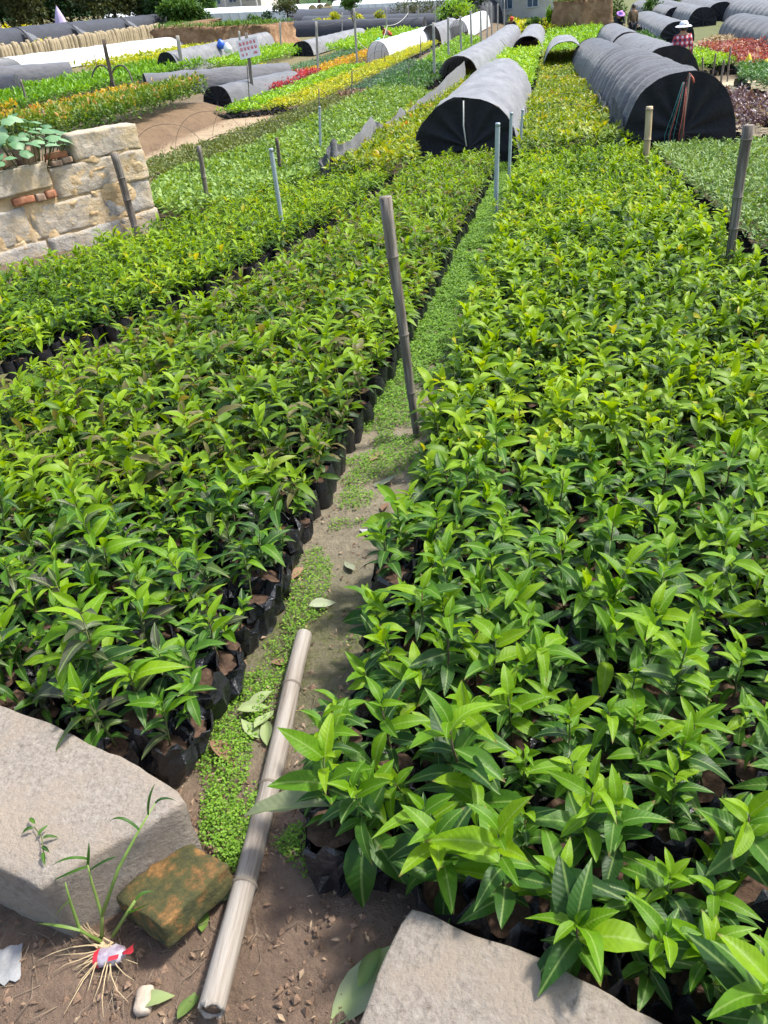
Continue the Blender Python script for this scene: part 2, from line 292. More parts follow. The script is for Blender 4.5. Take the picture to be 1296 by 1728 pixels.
a3 = nt.nodes.new('ShaderNodeMath'); a3.operation = 'ADD'; nt.links.new(t3.outputs['Fac'], a3.inputs[0]); nt.links.new(t2.outputs['Fac'], a3.inputs[1])
a4 = nt.nodes.new('ShaderNodeMath'); a4.operation = 'MULTIPLY'; nt.links.new(a3.outputs[0], a4.inputs[0]); a4.inputs[1].default_value = .9; nt.links.new(a4.outputs[0], ma.inputs[1])
mk = nt.nodes.new('ShaderNodeMapRange'); mk.inputs['From Min'].default_value = 1.08; mk.inputs['From Max'].default_value = 1.42; nt.links.new(ma.outputs[0], mk.inputs['Value'])
mx = nt.nodes.new('ShaderNodeMix'); mx.data_type = 'RGBA'; nt.links.new(mk.outputs[0], mx.inputs['Factor']); nt.links.new(hs.outputs[0], mx.inputs['A'])
r5 = ramp(nt, [(.35, (.055, .062, .020)), (.55, (.095, .115, .026)), (.7, (.15, .20, .035))], t4.outputs['Fac']); nt.links.new(r5.outputs[0], mx.inputs['B'])
nt.links.new(mx.outputs['Result'], b.inputs['Base Color']); b.inputs['Roughness'].default_value = .95; b.inputs['Specular IOR Level'].default_value = .2
t6 = nz(nt, 40, 9, .75, co); bump(nt, b, t6.outputs['Fac'], 1.0, .035)

# ------------------------------------------------------------------ mesh helpers
def tag(o, label=None, cat=None, group=None, kind=None):
    if label: o['label'] = label
    if cat: o['category'] = cat
    if group: o['group'] = group
    if kind: o['kind'] = kind
    return o
def empty(name, loc=(0, 0, 0), rz=0.0):
    o = bpy.data.objects.new(name, None); COL.objects.link(o); o.location = loc; o.rotation_euler = (0, 0, rz); o.empty_display_size = .1
    return o
def link(name, me, parent=None, loc=None, rot=None, scale=None):
    o = bpy.data.objects.new(name, me); COL.objects.link(o)
    if parent is not None: o.parent = parent
    if loc is not None: o.location = loc
    if rot is not None: o.rotation_euler = rot
    if scale is not None: o.scale = scale
    return o
class MB:
    def __init__(s): s.v = []; s.f = []; s.m = []
    def add(s, vs, fs, mi=0):
        k = len(s.v); s.v += [tuple(map(float, v)) for v in vs]; s.f += [tuple(i + k for i in f) for f in fs]; s.m += [mi] * len(fs); return s
    def box(s, c, size, R=None, mi=0, taper=1.0):
        sx, sy, sz = [q / 2 for q in size]; vs = []
        for z in (-1, 1):
            k = taper if z > 0 else 1
            for x, y in ((-1, -1), (1, -1), (1, 1), (-1, 1)): vs.append(Vector((x * sx * k, y * sy * k, z * sz)))
        if R is not None: vs = [R @ v for v in vs]
        vs = [v + Vector(c) for v in vs]
        return s.add(vs, [(3, 2, 1, 0), (4, 5, 6, 7), (0, 1, 5, 4), (1, 2, 6, 5), (2, 3, 7, 6), (3, 0, 4, 7)], mi)
    def tube(s, pts, rad, n=6, mi=0, caps=True):
        pts = [Vector(p) for p in pts]; k = len(pts)
        if not hasattr(rad, '__len__'): rad = [rad] * k
        vs = []; ref = None
        for i, p in enumerate(pts):
            d = (pts[min(i + 1, k - 1)] - pts[max(i - 1, 0)])
            d = d.normalized() if d.length > 1e-9 else Vector((0, 0, 1))
            if ref is None: ref = d.orthogonal().normalized()
            a = (ref - d * ref.dot(d)); a = a.normalized() if a.length > 1e-6 else d.orthogonal().normalized(); ref = a
            b_ = d.cross(a)
            for j in range(n):
                t = 2 * math.pi * j / n; vs.append(p + (a * math.cos(t) + b_ * math.sin(t)) * rad[i])
        fs = []
        for i in range(k - 1):
            for j in range(n):
                fs.append((i * n + j, i * n + (j + 1) % n, (i + 1) * n + (j + 1) % n, (i + 1) * n + j))
        if caps: fs.append(tuple(range(n - 1, -1, -1))); fs.append(tuple((k - 1) * n + j for j in range(n)))
        return s.add(vs, fs, mi)
    def grid(s, rows, mi=0, closed=False):
        nr = len(rows); nc = len(rows[0]); vs = [p for r in rows for p in r]; fs = []
        for i in range(nr - 1):
            for j in range(nc if closed else nc - 1):
                j2 = (j + 1) % nc; fs.append((i * nc + j, i * nc + j2, (i + 1) * nc + j2, (i + 1) * nc + j))
        return s.add(vs, fs, mi)
    def mesh(s, name, mats, smooth=True):
        me = bpy.data.meshes.new(name); me.from_pydata(s.v, [], s.f)
        for mm in ([mats] if isinstance(mats, str) else mats): me.materials.append(MAT[mm])
        me.polygons.foreach_set('material_index', s.m)
        me.polygons.foreach_set('use_smooth', [smooth] * len(s.f)); me.update(); return me
    def build(s, name, mats, parent=None, smooth=True, loc=None, rot=None):
        return link(name, s.mesh(name, mats, smooth), parent, loc, rot)
def np_mesh(name, V, Q, mats, mi=None, tint=None, smooth=False, T=None):
    """V (n,3), Q (m,4) quads, T (k,3) tris"""
    me = bpy.data.meshes.new(name); V = np.asarray(V, np.float32)
    Q = np.zeros((0, 4), np.int32) if Q is None else np.asarray(Q, np.int32)
    T = np.zeros((0, 3), np.int32) if T is None else np.asarray(T, np.int32)
    me.vertices.add(len(V)); me.vertices.foreach_set('co', V.ravel())
    me.loops.add(Q.size + T.size); me.polygons.add(len(Q) + len(T))
    me.loops.foreach_set('vertex_index', np.concatenate([Q.ravel(), T.ravel()]))
    ls = np.concatenate([np.arange(len(Q)) * 4, len(Q) * 4 + np.arange(len(T)) * 3]).astype(np.int32)
    me.polygons.foreach_set('loop_start', ls)
    if mi is not None: me.polygons.foreach_set('material_index', np.asarray(mi, np.int32))
    me.polygons.foreach_set('use_smooth', np.full(len(ls), smooth))
    for mm in ([mats] if isinstance(mats, str) else mats): me.materials.append(MAT[mm])
    if tint is not None:
        a = me.attributes.new('tint', 'FLOAT', 'POINT'); a.data.foreach_set('value', np.asarray(tint, np.float32))
    me.update(calc_edges=True); me.validate(); return me
def leaves_np(base, az, pitch, L, Wd, nseg=3, arch=.35, droop=.55, fold=.35, roll=None):
    """bulk leaf blades -> V, Q ; arrays of length M"""
    M = len(base)
    if nseg == 1: ts = np.array([0, .45, 1.0]); pr = np.array([0, 1, 0.0])
    elif nseg == 2: ts = np.array([0, .4, .75, 1.0]); pr = np.array([.05, 1, .7, 0.0])
    else: ts = np.array([0, .22, .5, .78, 1.0]); pr = np.array([.06, .80, 1, .72, 0.0])
    K = len(ts); arch = np.broadcast_to(arch, (M,)); droop = np.broadcast_to(droop, (M,))
    x = L[:, None] * ts[None]; zc = L[:, None] * (arch[:, None] * ts - droop[:, None] * ts ** 2)
    hw = .5 * Wd[:, None] * pr[None]
    P = np.zeros((M, K, 3, 3))
    for k, sgn in enumerate((-1, 0, 1)):
        P[:, :, k, 0] = x; P[:, :, k, 1] = sgn * hw; P[:, :, k, 2] = zc + (fold * hw if sgn else 0)
    if roll is not None:
        c, s = np.cos(roll)[:, None, None], np.sin(roll)[:, None, None]; y, z = P[..., 1].copy(), P[..., 2].copy(); P[..., 1] = y * c - z * s; P[..., 2] = y * s + z * c
    c, s = np.cos(pitch)[:, None, None], np.sin(pitch)[:, None, None]; xx, z = P[..., 0].copy(), P[..., 2].copy(); P[..., 0] = xx * c - z * s; P[..., 2] = xx * s + z * c
    c, s = np.cos(az)[:, None, None], np.sin(az)[:, None, None]; xx, y = P[..., 0].copy(), P[..., 1].copy(); P[..., 0] = xx * c - y * s; P[..., 1] = xx * s + y * c
    P += base[:, None, None, :]
    q = []
    for i in range(K - 1):
        for j in range(2): a = i * 3 + j; q.append((a, a + 3, a + 4, a + 1))
    Q = (np.array(q)[None] + (np.arange(M) * K * 3)[:, None, None]).reshape(-1, 4)
    return P.reshape(-1, 3), Q, K * 3
def rough_block(size, seed, cut=7, rnd=.03, amp=.015, fr=5.0, skew=0.0):
    """worn stone: box grid with rounded edges and noise"""
    sx, sy, sz = [q / 2 for q in size]; mb = MB(); off = Vector((seed * 7.3, seed * 3.1, seed * 1.7)); key = {}; n = cut
    def vert(p):
        k = tuple(round(c, 5) for c in p)
        if k in key: return key[k]
        v = Vector((p[0] * sx, p[1] * sy, p[2] * sz)); q = Vector((max(-sx + rnd, min(sx - rnd, v.x)), max(-sy + rnd, min(sy - rnd, v.y)), max(-sz + rnd, min(sz - rnd, v.z))))
        d = v - q
        if d.length > 1e-9: v = q + d.normalized() * rnd
        nn = noise.noise_vector((v + off) * fr) * amp + noise.noise_vector((v + off) * fr * 3.1) * amp * .45
        v = v + nn; v.x += skew * v.y
        mb.v.append(tuple(v)); key[k] = len(mb.v) - 1; return key[k]
    for ax in range(3):
        for sg in (-1, 1):
            for i in range(n):
                for j in range(n):
                    ps = []
                    for a, b_ in ((i, j), (i + 1, j), (i + 1, j + 1), (i, j + 1)):
                        p = [0, 0, 0]; p[ax] = sg; p[(ax + 1) % 3] = -1 + 2 * a / n; p[(ax + 2) % 3] = -1 + 2 * b_ / n; ps.append(vert(p))
                    mb.f.append(tuple(ps) if sg > 0 else tuple(ps[::-1])); mb.m.append(0)
    return mb
def ordinal(k):
    if k > 15: return ['seventeenth', 'eighteenth', 'nineteenth', 'twentieth', 'twenty-first', 'twenty-second', 'twenty-third', 'twenty-fourth', 'twenty-fifth', 'twenty-sixth', 'twenty-seventh', 'twenty-eighth'][min(k - 16, 11)]
    return ['first', 'second', 'third', 'fourth', 'fifth', 'sixth', 'seventh', 'eighth', 'ninth', 'tenth', 'eleventh', 'twelfth', 'thirteenth', 'fourteenth', 'fifteenth', 'sixteenth'][k]

# ------------------------------------------------------------------ ground
def axis(dense0, dense1, step, lo, hi, gr=1.07):
    a = list(np.arange(dense0, dense1 + 1e-6, step)); s = step
    while a[-1] < hi: s *= gr; a.append(a[-1] + s)
    s = step
    while a[0] > lo: s *= gr; a.insert(0, a[0] - s)
    return np.array(a)
gx = axis(-1.6, .6, .022, -320, 320, 1.05); gy = axis(.3, 3.2, .025, -60, 480, 1.045)
GX, GY = np.meshgrid(gx, gy); GZ = ground(GX, GY)
def nfield(X, Y, sc, seed):
    out = np.empty(X.size); xs, ys = X.ravel() * sc, Y.ravel() * sc
    for i in range(X.size): out[i] = noise.noise((xs[i], ys[i], seed))
    return out.reshape(X.shape)
n1 = nfield(GX, GY, 9.0, 1.3); n2 = nfield(GX, GY, 1.6, 5.1); n3 = nfield(GX, GY, 24.0, 9.7)
fade = 1 - sm(3, 12, np.hypot(GX, GY - 1))
GZ = GZ + (n1 * .012 + n3 * .006) * fade + n2 * .018 * sm(0, 6, np.hypot(GX, GY)) * (np.hypot(GX, GY) < 80)
def mixc(A, B, t): return A * (1 - t[..., None]) + np.array(B)[None, None] * t[..., None]
SO = np.zeros(GX.shape + (3,)) + np.array((.15, .115, .075)); MO = np.full(GX.shape, -.35)
nearz = 1 - sm(1.6, 2.6, GY); SO = mixc(SO, (.25, .175, .125), nearz); MO = MO + nearz * .33
path = sm(-.98, -.86, GX) * (1 - sm(-.5, -.38, GX)) * sm(.9, 1.4, GY) * (1 - sm(12.5, 13.5, GY))
SO = mixc(SO, (.27, .235, .165), path); MO = MO + path * (.36 + .2 * sm(3, 6, GY))
fpath = sm(-.72, -.55, GX) * (1 - sm(-.2, -.05, GX)) * sm(12.8, 13.8, GY) * (1 - sm(40, 46, GY)); SO = mixc(SO, (.30, .29, .14), fpath)
rtrack = sm(2.6, 3.0, GX) * (1 - sm(8, 10, GX)) * sm(11, 12.5, GY) * (1 - sm(26, 29, GY)); SO = mixc(SO, (.50, .43, .29), rtrack)
rg = rtrack * sm(.1, .5, nfield(GX, GY, .35, 3.3) + .55 - np.abs(GX - 3.75) * .9); SO = mixc(SO, (.30, .31, .10), rg)
dirt = sm(-9.4, -9.0, GX) * (1 - sm(-6.8, -5.6, GX)) * sm(9.5, 12, GY) * (1 - sm(22.3, 23.5, GY)); SO = mixc(SO, (.37, .28, .18), dirt); MO = MO - dirt * .2
bank = sm(8.5, 8.9, -GX) * (1 - sm(9.8, 10.2, -GX)) * sm(12, 15, GY) * (1 - sm(24, 25, GY)); SO = mixc(SO, (.17, .115, .07), bank); GZ = GZ + bank * (.10 * nfield(GX, GY, 1.8, 7.7) + .05 * nfield(GX, GY, 5.0, 2.2))
farz = sm(26, 40, GY) * sm(8, 14, -GX); SO = mixc(SO, (.16, .14, .07), farz)
fgr = sm(29, 36, GY) * sm(1.5, 3.5, GX); SO = mixc(SO, (.12, .13, .055), fgr)
i = np.arange(len(gy) - 1)[:, None] * len(gx) + np.arange(len(gx) - 1)[None]
gq = np.stack([i, i + 1, i + 1 + len(gx), i + len(gx)], -1).reshape(-1, 4)
gme = np_mesh('ground', np.stack([GX, GY, GZ], -1).reshape(-1, 3), gq, 'ground_soil', smooth=True)
a = gme.attributes.new('soil', 'FLOAT_COLOR', 'POINT'); a.data.foreach_set('color', np.concatenate([SO.reshape(-1, 3), np.ones((SO[..., 0].size, 1))], 1).astype(np.float32).ravel())
a = gme.attributes.new('moss', 'FLOAT', 'POINT'); a.data.foreach_set('value', MO.astype(np.float32).ravel())
tag(link('ground', gme), 'bare earth with moss between the beds, sandy tracks further off', kind='structure')
# far wooded hill closing the view
rows = []
for k, (yy, hh) in enumerate(((150, 0), (175, 9), (215, 20), (270, 30), (360, 34))):
    rows.append([(x, yy + 25 * math.sin(x * .013 + 1), gz(max(x, -90), 100) - .5 + hh * (.75 + .35 * noise.noise((x * .012, k * .7, 2))) * (1.0 if x < 30 else .8)) for x in range(-330, 331, 15)])
tag(MB().grid(rows).build('hill', 'hill_green'), 'green wooded hill closing the view behind the trees', kind='structure')

# ------------------------------------------------------------------ foreground stones
rng = np.random.default_rng(11); random.seed(5)
def slab(name, label, top, zt, seed, amp, matn, under=.0):
    """stone slab from its top outline (plan polygon, counter-clockwise), worn edges, down into the soil"""
    P = [Vector(p) for p in top]; n = len(P); c = sum(P, Vector((0, 0))) / n; pts = []
    for k in range(n):
        a_, b_ = P[k], P[(k + 1) % n]; m_ = max(2, int((b_ - a_).length / .028))
        for j in range(m_): pts.append(a_.lerp(b_, j / m_))
    def jit(p, z, am):
        q = noise.noise_vector(Vector((p[0] * 9, p[1] * 9, z * 9 + seed))) * am + noise.noise_vector(Vector((p[0] * 34, p[1] * 34, z * 34 + seed))) * am * .5
        return (p[0] + q.x, p[1] + q.y, z + q.z)
    rows = []
    prof = [(0.0, 0), (.25, 0), (.5, 0), (.72, 0), (.88, 0), (.97, 0), (.992, -.004), (1.0, -.012)]
    for f, dz in prof: rows.append([jit(c.lerp(p, max(f, .001)), zt + dz, amp * (.55 if f < .9 else 1)) for p in pts])
    for k in range(1, 8):
        z = zt - .012 - (zt + .06 - .012) * k / 7
        rows.append([jit(c.lerp(p, 1.0 + under * k / 7), z, amp * 1.3) for p in pts])
    o = MB().grid(rows, closed=True).build(name, matn); return tag(o, label, 'stone')
ls = [atz(*p, .2)[:2] for p in ((69, 1497), (145, 1448), (232, 1403), (314, 1352), (300, 1333), (251, 1301), (126, 1238), (0, 1185), (-180, 1110), (-330, 1270), (-60, 1440))]
STONE_L = ls
slab('stone_block', 'pale granite block beside the mossy brick, twigs lying on top', ls, .2, 3.0, .007, 'granite', -.02)
rs = [atz(*p, .2)[:2] for p in ((595, 1740), (640, 1980), (1100, 2050), (1330, 1820), (1130, 1728), (950, 1633), (800, 1574), (730, 1540), (692, 1530), (672, 1556))]
STONE_R = rs
slab('stone_block', 'pale granite slab corner in front of the wide right seedling bed', rs, .2, 9.0, .006, 'granite', .02)
# mossy brick leaning on the left stone
bk = rough_block((.175, .155, .062), 4, 12, .006, .0055, 22).build('mossy_brick', 'brick_mossy')
c4 = (atz(204, 1505, .1) + atz(306, 1401, .1) + atz(385, 1474, .075) + atz(275, 1590, .07)) / 4
bk.location = (c4[0], c4[1] , .058); bk.rotation_euler = (math.radians(-10), math.radians(9), math.atan2(.152, .071))
tag(bk, 'broken brown brick covered with dark moss leaning on the granite block', 'brick')

# ------------------------------------------------------------------ bamboo
def bamboo(name, label, A, B, r0, r1, nodes, matn, seed, hollow=False, bend=0.0, group=None, cat='bamboo pole'):
    A, B = Vector(A), Vector(B); L = (B - A).length; d = (B - A) / L; root = empty(name, A)
    root.rotation_euler = d.to_track_quat('Z', 'Y').to_euler()
    st = sorted(set([0, 1] + [round(t, 3) for k in nodes for t in (k - .006 / L, k, k + .006 / L)] + list(np.linspace(0, 1, 13)))); st = [t for t in st if 0 <= t <= 1]
    pts, rr = [], []
    for t in st:
        q = noise.noise_vector(Vector((t * 2.3, seed, 1))); pts.append(Vector((q.x * bend + 0, q.y * bend, t * L)))
        near = min([abs(t - k) for k in nodes] + [9]); rr.append((r0 + (r1 - r0) * t) * (1 + (.10 if near * L < .002 else 0) + .015 * noise.noise((t * 9, seed, 0))))
    mb = MB(); mb.tube(pts, rr, 14, caps=not hollow); mb.build('culm', matn, root)
    for k in nodes:
        q = noise.noise_vector(Vector((k * 2.3, seed, 1))); r_ = (r0 + (r1 - r0) * k) * 1.06; z = k * L; mm = MB()
        mm.tube([(q.x * bend, q.y * bend, z - .004), (q.x * bend, q.y * bend, z), (q.x * bend, q.y * bend, z + .004)], [r_, r_ * 1.14, r_ * 1.02], 14, caps=False); mm.build('node_ring', 'bamboo_node', root)
    if hollow:
        mm = MB(); z0, z1 = 0.0, .16
        q0 = pts[0]; mm.tube([q0 + Vector((0, 0, z0)), q0 + Vector((0, 0, z1))], [r0 * .72, r0 * .72], 14, caps=True); mm.build('hollow', 'bamboo_hollow', root)
        # split, broken rim
        mm = MB()
        for j in range(14):
            t0, t1 = 2 * math.pi * j / 14, 2 * math.pi * (j + 1) / 14; l0 = -.002 - .018 * max(0, noise.noise((math.cos(t0) * 2, math.sin(t0) * 2, seed))); l1 = -.002 - .018 * max(0, noise.noise((math.cos(t1) * 2, math.sin(t1) * 2, seed)))
            P = []
            for (t, l, r_) in ((t0, .004, r0), (t1, .004, r0), (t1, l1, r0), (t0, l0, r0), (t0, .004, r0 * .72), (t1, .004, r0 * .72), (t1, l1, r0 * .72), (t0, l0, r0 * .72)):
                P.append((q0.x + math.cos(t) * r_, q0.y + math.sin(t) * r_, l))
            mm.add(P, [(0, 1, 2, 3), (7, 6, 5, 4), (3, 2, 6, 7)])
        mm.build('broken_rim', 'bamboo_pale', root)
    return tag(root, label, cat, group)
p0, p1 = atz(358, 1712, .03), atz(511, 1066, .0)
bamboo('bamboo_pole', 'pale bleached bamboo pole lying along the path by the granite block', (p0[0], p0[1], .05), (p1[0], p1[1], gz(p1[0], p1[1]) + .035), .0255, .024, (.235, .475, .79), 'bamboo_pale', 3, True, .014)
def stake(px0, py0, px1, py1, r, label, matn, nodes=(.2, .5, .78), seed=1, name='bamboo_stake', dz=0.0, r1=None, group=None):
    """standing stake: pixel foot on the ground (dz hides it in foliage), pixel of the top at the same depth plane"""
    A = ag(px0, py0, dz); A[2] = gz(A[0], A[1])
    # top: nearest point of the pixel ray to the vertical through A, keeping the small lean
    d = ray(px1, py1); n = np.array((A[0], A[1], 0)); n /= np.linalg.norm(n); t = np.dot(n, A) / np.dot(d, n); B = d * t + np.array((0, 0, CH))
    A2 = A - (B - A) * .08
    return bamboo(name, label, A2, B, r, r1 or r, nodes, matn, seed, False, r * .5, group)
stake(703, 737, 650, 332, .016, 'grey weathered bamboo stake standing in the mossy path between the beds', 'bamboo_grey', (.12, .27, .51, .80), 2, r1=.025)
stake(232, 400, 193, 258, .040, 'grey bamboo stake standing before the stone wall', 'bamboo_grey', (.2, .5, .74), 5, r1=.046)
stake(358, 372, 335, 246, .030, 'thin grey stake with a cross nub beside the rounded pale green bed', 'bamboo_grey', (.62,), 6)
stake(476, 312, 467, 232, .028, 'short brown stake between the pale green bed and the grey pipe', 'wood_dark', (.5,), 7)
stake(1222, 486, 1263, 211, .024, 'tall grey and black bamboo stake at the right edge of the wide bed', 'bamboo_grey', (.22, .44, .62, .93), 8, r1=.034)
stake(1087, 312, 1096, 180, .040, 'yellow tan bamboo stake before the big dark net tunnel', 'bamboo_tan', (.3, .62, .97), 9)
def pipe(px0, py0, px1, py1, r, label, dz=0.0):
    A = ag(px0, py0, dz); A[2] = gz(A[0], A[1]); d = ray(px1, py1); n = np.array((A[0], A[1], 0)); n /= np.linalg.norm(n); B = d * (np.dot(n, A) / np.dot(d, n)) + np.array((0, 0, CH))
    L = np.linalg.norm(B - A); root = empty('steel_pipe', A); root.rotation_euler = Vector(B - A).to_track_quat('Z', 'Y').to_euler()
    MB().tube([(0, 0, -.1), (0, 0, L)], r, 10, caps=False).build('tube', 'steel_pipe', root)
    MB().tube([(0, 0, L - .03), (0, 0, L), (0, 0, L + .004)], [r * 1.01, r * 1.03, r * .9], 10).build('end_cap', 'steel_pipe', root)
    return tag(root, label, 'pipe')
pipe(482, 417, 457, 251, .022, 'bluish grey steel pipe standing in the gap of the left beds')
pipe(542, 279, 539, 180, .022, 'grey steel pipe beside the low corner of the sagging net')
pipe(836, 377, 840, 208, .024, 'grey steel pipe standing at the path side before the tied tunnel')
pipe(858, 326, 863, 190, .020, 'grey steel pipe close to the right side of the tied tunnel, nearer one')
pipe(876, 280, 882, 185, .019, 'grey steel pipe close to the right side of the tied tunnel, farther one')

# ------------------------------------------------------------------ seedlings
def plant_spec(r, kind):
    """leaf table of one seedling: z, azimuth, pitch, length, width, age(0 old .. 1 young)"""
    if kind == 'right':
        stem = r.uniform(.12, .22); n = int(r.integers(16, 21)); L0 = .079; wr = .38
    elif kind == 'mid':
        stem = r.uniform(.12, .21); n = int(r.integers(16, 20)); L0 = .082; wr = .34
    else:
        stem = r.uniform(.11, .19); n = int(r.integers(13, 18)); L0 = .080; wr = .34
    u = np.linspace(0, 1, n); az = r.uniform(0, 6.28) + np.arange(n) * 2.4 + r.normal(0, .3, n)
    z = .105 + stem * (.14 + .86 * u) + r.normal(0, .004, n)
    pitch = np.radians(r.normal(9, 18, n) + u ** 2 * 40)
    L = L0 * (1.08 - .38 * np.abs(u - .45) * 1.6) * r.uniform(.55, 1.35, n); L[-1] *= .75
    Wd = L * wr * r.uniform(.85, 1.15, n)
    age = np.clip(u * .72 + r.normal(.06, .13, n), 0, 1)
    return dict(stem=stem, z=z, az=az, pitch=pitch, L=L, W=Wd, age=age, n=n)
# bed outlines: left and right edge as functions of Y
def mid_left(Y): return np.interp(Y, [1, 3.3, 5.4, 7.3, 13], [-3.3, -2.78, -2.25, -2.0, -2.0])
SP = .098
def inpoly(p, poly, grow=.0):
    x, y = p; c = np.mean(np.array(poly), 0); poly = [(np.array(q) - c) * (1 + grow) + c for q in poly]; ins = False; j = len(poly) - 1
    for i in range(len(poly)):
        xi, yi = poly[i]; xj, yj = poly[j]
        if (yi > y) != (yj > y) and x < (xj - xi) * (y - yi) / (yj - yi) + xi: ins = not ins
        j = i
    return ins
cands = []
for Y in np.arange(.40, 13.1, SP):
    off = (int(Y / SP) % 2) * SP * .5
    for X in np.arange(-.44, 1.24, SP):
        x, y = X + off * .6 + rng.normal(0, .013), Y + rng.normal(0, .013)
        if y < .80 + .0 * x and x < -.2: continue
        if x >= -.2 and y < .74 - (x + .2) * .45: continue
        if inpoly((x, y), STONE_R, .15): continue
        if rng.random() < .035 and y > 1.2: continue
        cands.append((x, y, 'right', int(round((Y - .4) / SP))))
    for X in np.arange(-.88, -4.3, -SP):
        if X < mid_left(Y): break
        x, y = X + rng.normal(0, .013), Y + rng.normal(0, .013)
        if y < 1.02 - (x + .9) * .18 or inpoly((x, y), STONE_L, .22): continue
        if rng.random() < .035 and y > 1.6: continue
        cands.append((x, y, 'mid', int(round((Y - .4) / SP))))
    for X in np.arange(-2.2, -6.4, -SP):
        if X > mid_left(Y) - np.interp(Y, [3, 5, 8, 12], [.66, .52, .40, .32]): continue
        if X < np.interp(Y, [2, 5.5, 7.1, 9.1, 12.1], [-5.3, -4.72, -4.42, -3.98, -3.45]): break
        if (X - WC[0]) * WNR[0] + (Y - WC[1]) * WNR[1] < .16: break
        if Y < 2.4 or Y > 12.4: continue
        cands.append((X + rng.normal(0, .015), Y + rng.normal(0, .015), 'left', int(round((Y - .4) / SP))))
CP = np.array([(c[0], c[1], gz(c[0], c[1]) + .15) for c in cands]); PR = proj(CP)
inf = (PR[:, 0] > -60) & (PR[:, 0] < W + 60) & (PR[:, 1] > -50) & (PR[:, 1] < H + 90) & (PR[:, 2] > 0)
order = [k for k in np.argsort(PR[:, 2]) if inf[k]]
SINGLE = set(order[:300])

RANK = {}
for kd in ('right', 'mid', 'left'):
    rows_ = sorted({cands[k][3] for k in SINGLE if cands[k][2] == kd})
    for n_, rw in enumerate(rows_):
        for m_, k in enumerate(sorted((k for k in SINGLE if cands[k][2] == kd and cands[k][3] == rw), key=lambda k: cands[k][0] if kd == 'right' else -cands[k][0])): RANK[k] = (n_, m_)
# shared meshes
LEAF_SHAPES = 7
def leaf_mesh(k, matn):
    mb = MB(); ns = 6; arch = [.30, .42, .2, .5, .15, .35, .25][k]; drp = [.55, .85, .30, 1.1, .2, .7, .45][k]; fold = [.35, .25, .5, .3, .6, .2, .45][k]; rows = []
    tw = [.1, -.15, .2, 0, -.1, .15, -.2][k]
    for i_ in range(ns + 1):
        t = i_ / ns; w = .5 * (math.sin(math.pi * t ** .88) ** .78 if 0 < t < 1 else .012) * (1 - .22 * t ** 3)
        z = arch * t - drp * t * t; row = []
        for s_ in (-1, -.5, 0, .5, 1):
            y = s_ * w * .38 * 1.0; wave = .018 * math.sin(t * 13 + k + s_) * abs(s_) if 0 < t < 1 else 0
            row.append((t + .03 * math.sin(t * 3) * tw, y + tw * .15 * t * t, z + fold * abs(y) + wave + tw * y * t))
        rows.append(row)
    return mb.grid(rows).mesh('leaf', matn)
LEAF = {mn: [leaf_mesh(k, mn) for k in range(LEAF_SHAPES)] for mn in ('leaf_mature', 'leaf_young', 'leaf_purple', 'leaf_drying')}
def bag_mesh(k):
    mb = MB(); n = 17; rows = []
    for i_, (z, r) in enumerate(((.0, .050), (.012, .056), (.05, .060), (.085, .060), (.105, .058), (.118, .059), (.128, .057), (.116, .054), (.10, .052))):
        row = []
        for j in range(n):
            t = 2 * math.pi * j / n; f = noise.noise((math.cos(t) * 2.2 + k * 5, math.sin(t) * 2.2, z * 14)) * .018 + abs(noise.noise((math.cos(t) * 4.5 + k * 5, math.sin(t) * 4.5, z * 26))) * .034 - .012
            rim = (.055 * noise.noise((math.cos(t) * 1.6 + k * 3, math.sin(t) * 1.6, 7)) if i_ in (5, 6, 7) else 0)
            sq = 1 + .05 * math.cos(2 * t + k)
            row.append(((r + f) * math.cos(t) * sq, (r + f) * math.sin(t) / sq, z + rim))
        rows.append(row)
    return mb.grid(rows, closed=True).mesh('grow_bag', 'bag', False)
BAGS = [bag_mesh(k) for k in range(8)]
def soil_mesh(k):
    mb = MB(); rows = []
    for r in (.0005, .02, .036, .051):
        rows.append([(r * math.cos(2 * math.pi * j / 10), r * math.sin(2 * math.pi * j / 10), .107 - r * .06 + .008 * noise.noise((r * 60, j * 1.3, k))) for j in range(10)])
    return mb.grid(rows, closed=True).mesh('soil', 'bag_soil')
SOILS = [soil_mesh(k) for k in range(4)]
def stem_mesh(h, k):
    q = [(.006 * noise.noise((t * 3, k, 0)), .006 * noise.noise((t * 3, k, 5)), .098 + t * h) for t in np.linspace(0, 1, 5)]
    return MB().tube(q, [.0030, .0027, .0024, .0020, .0012], 5).mesh('stem', 'stem' if k % 3 else 'stem_brown')
STEMS = [(h, stem_mesh(h, k)) for k, h in enumerate(np.linspace(.12, .25, 9))]

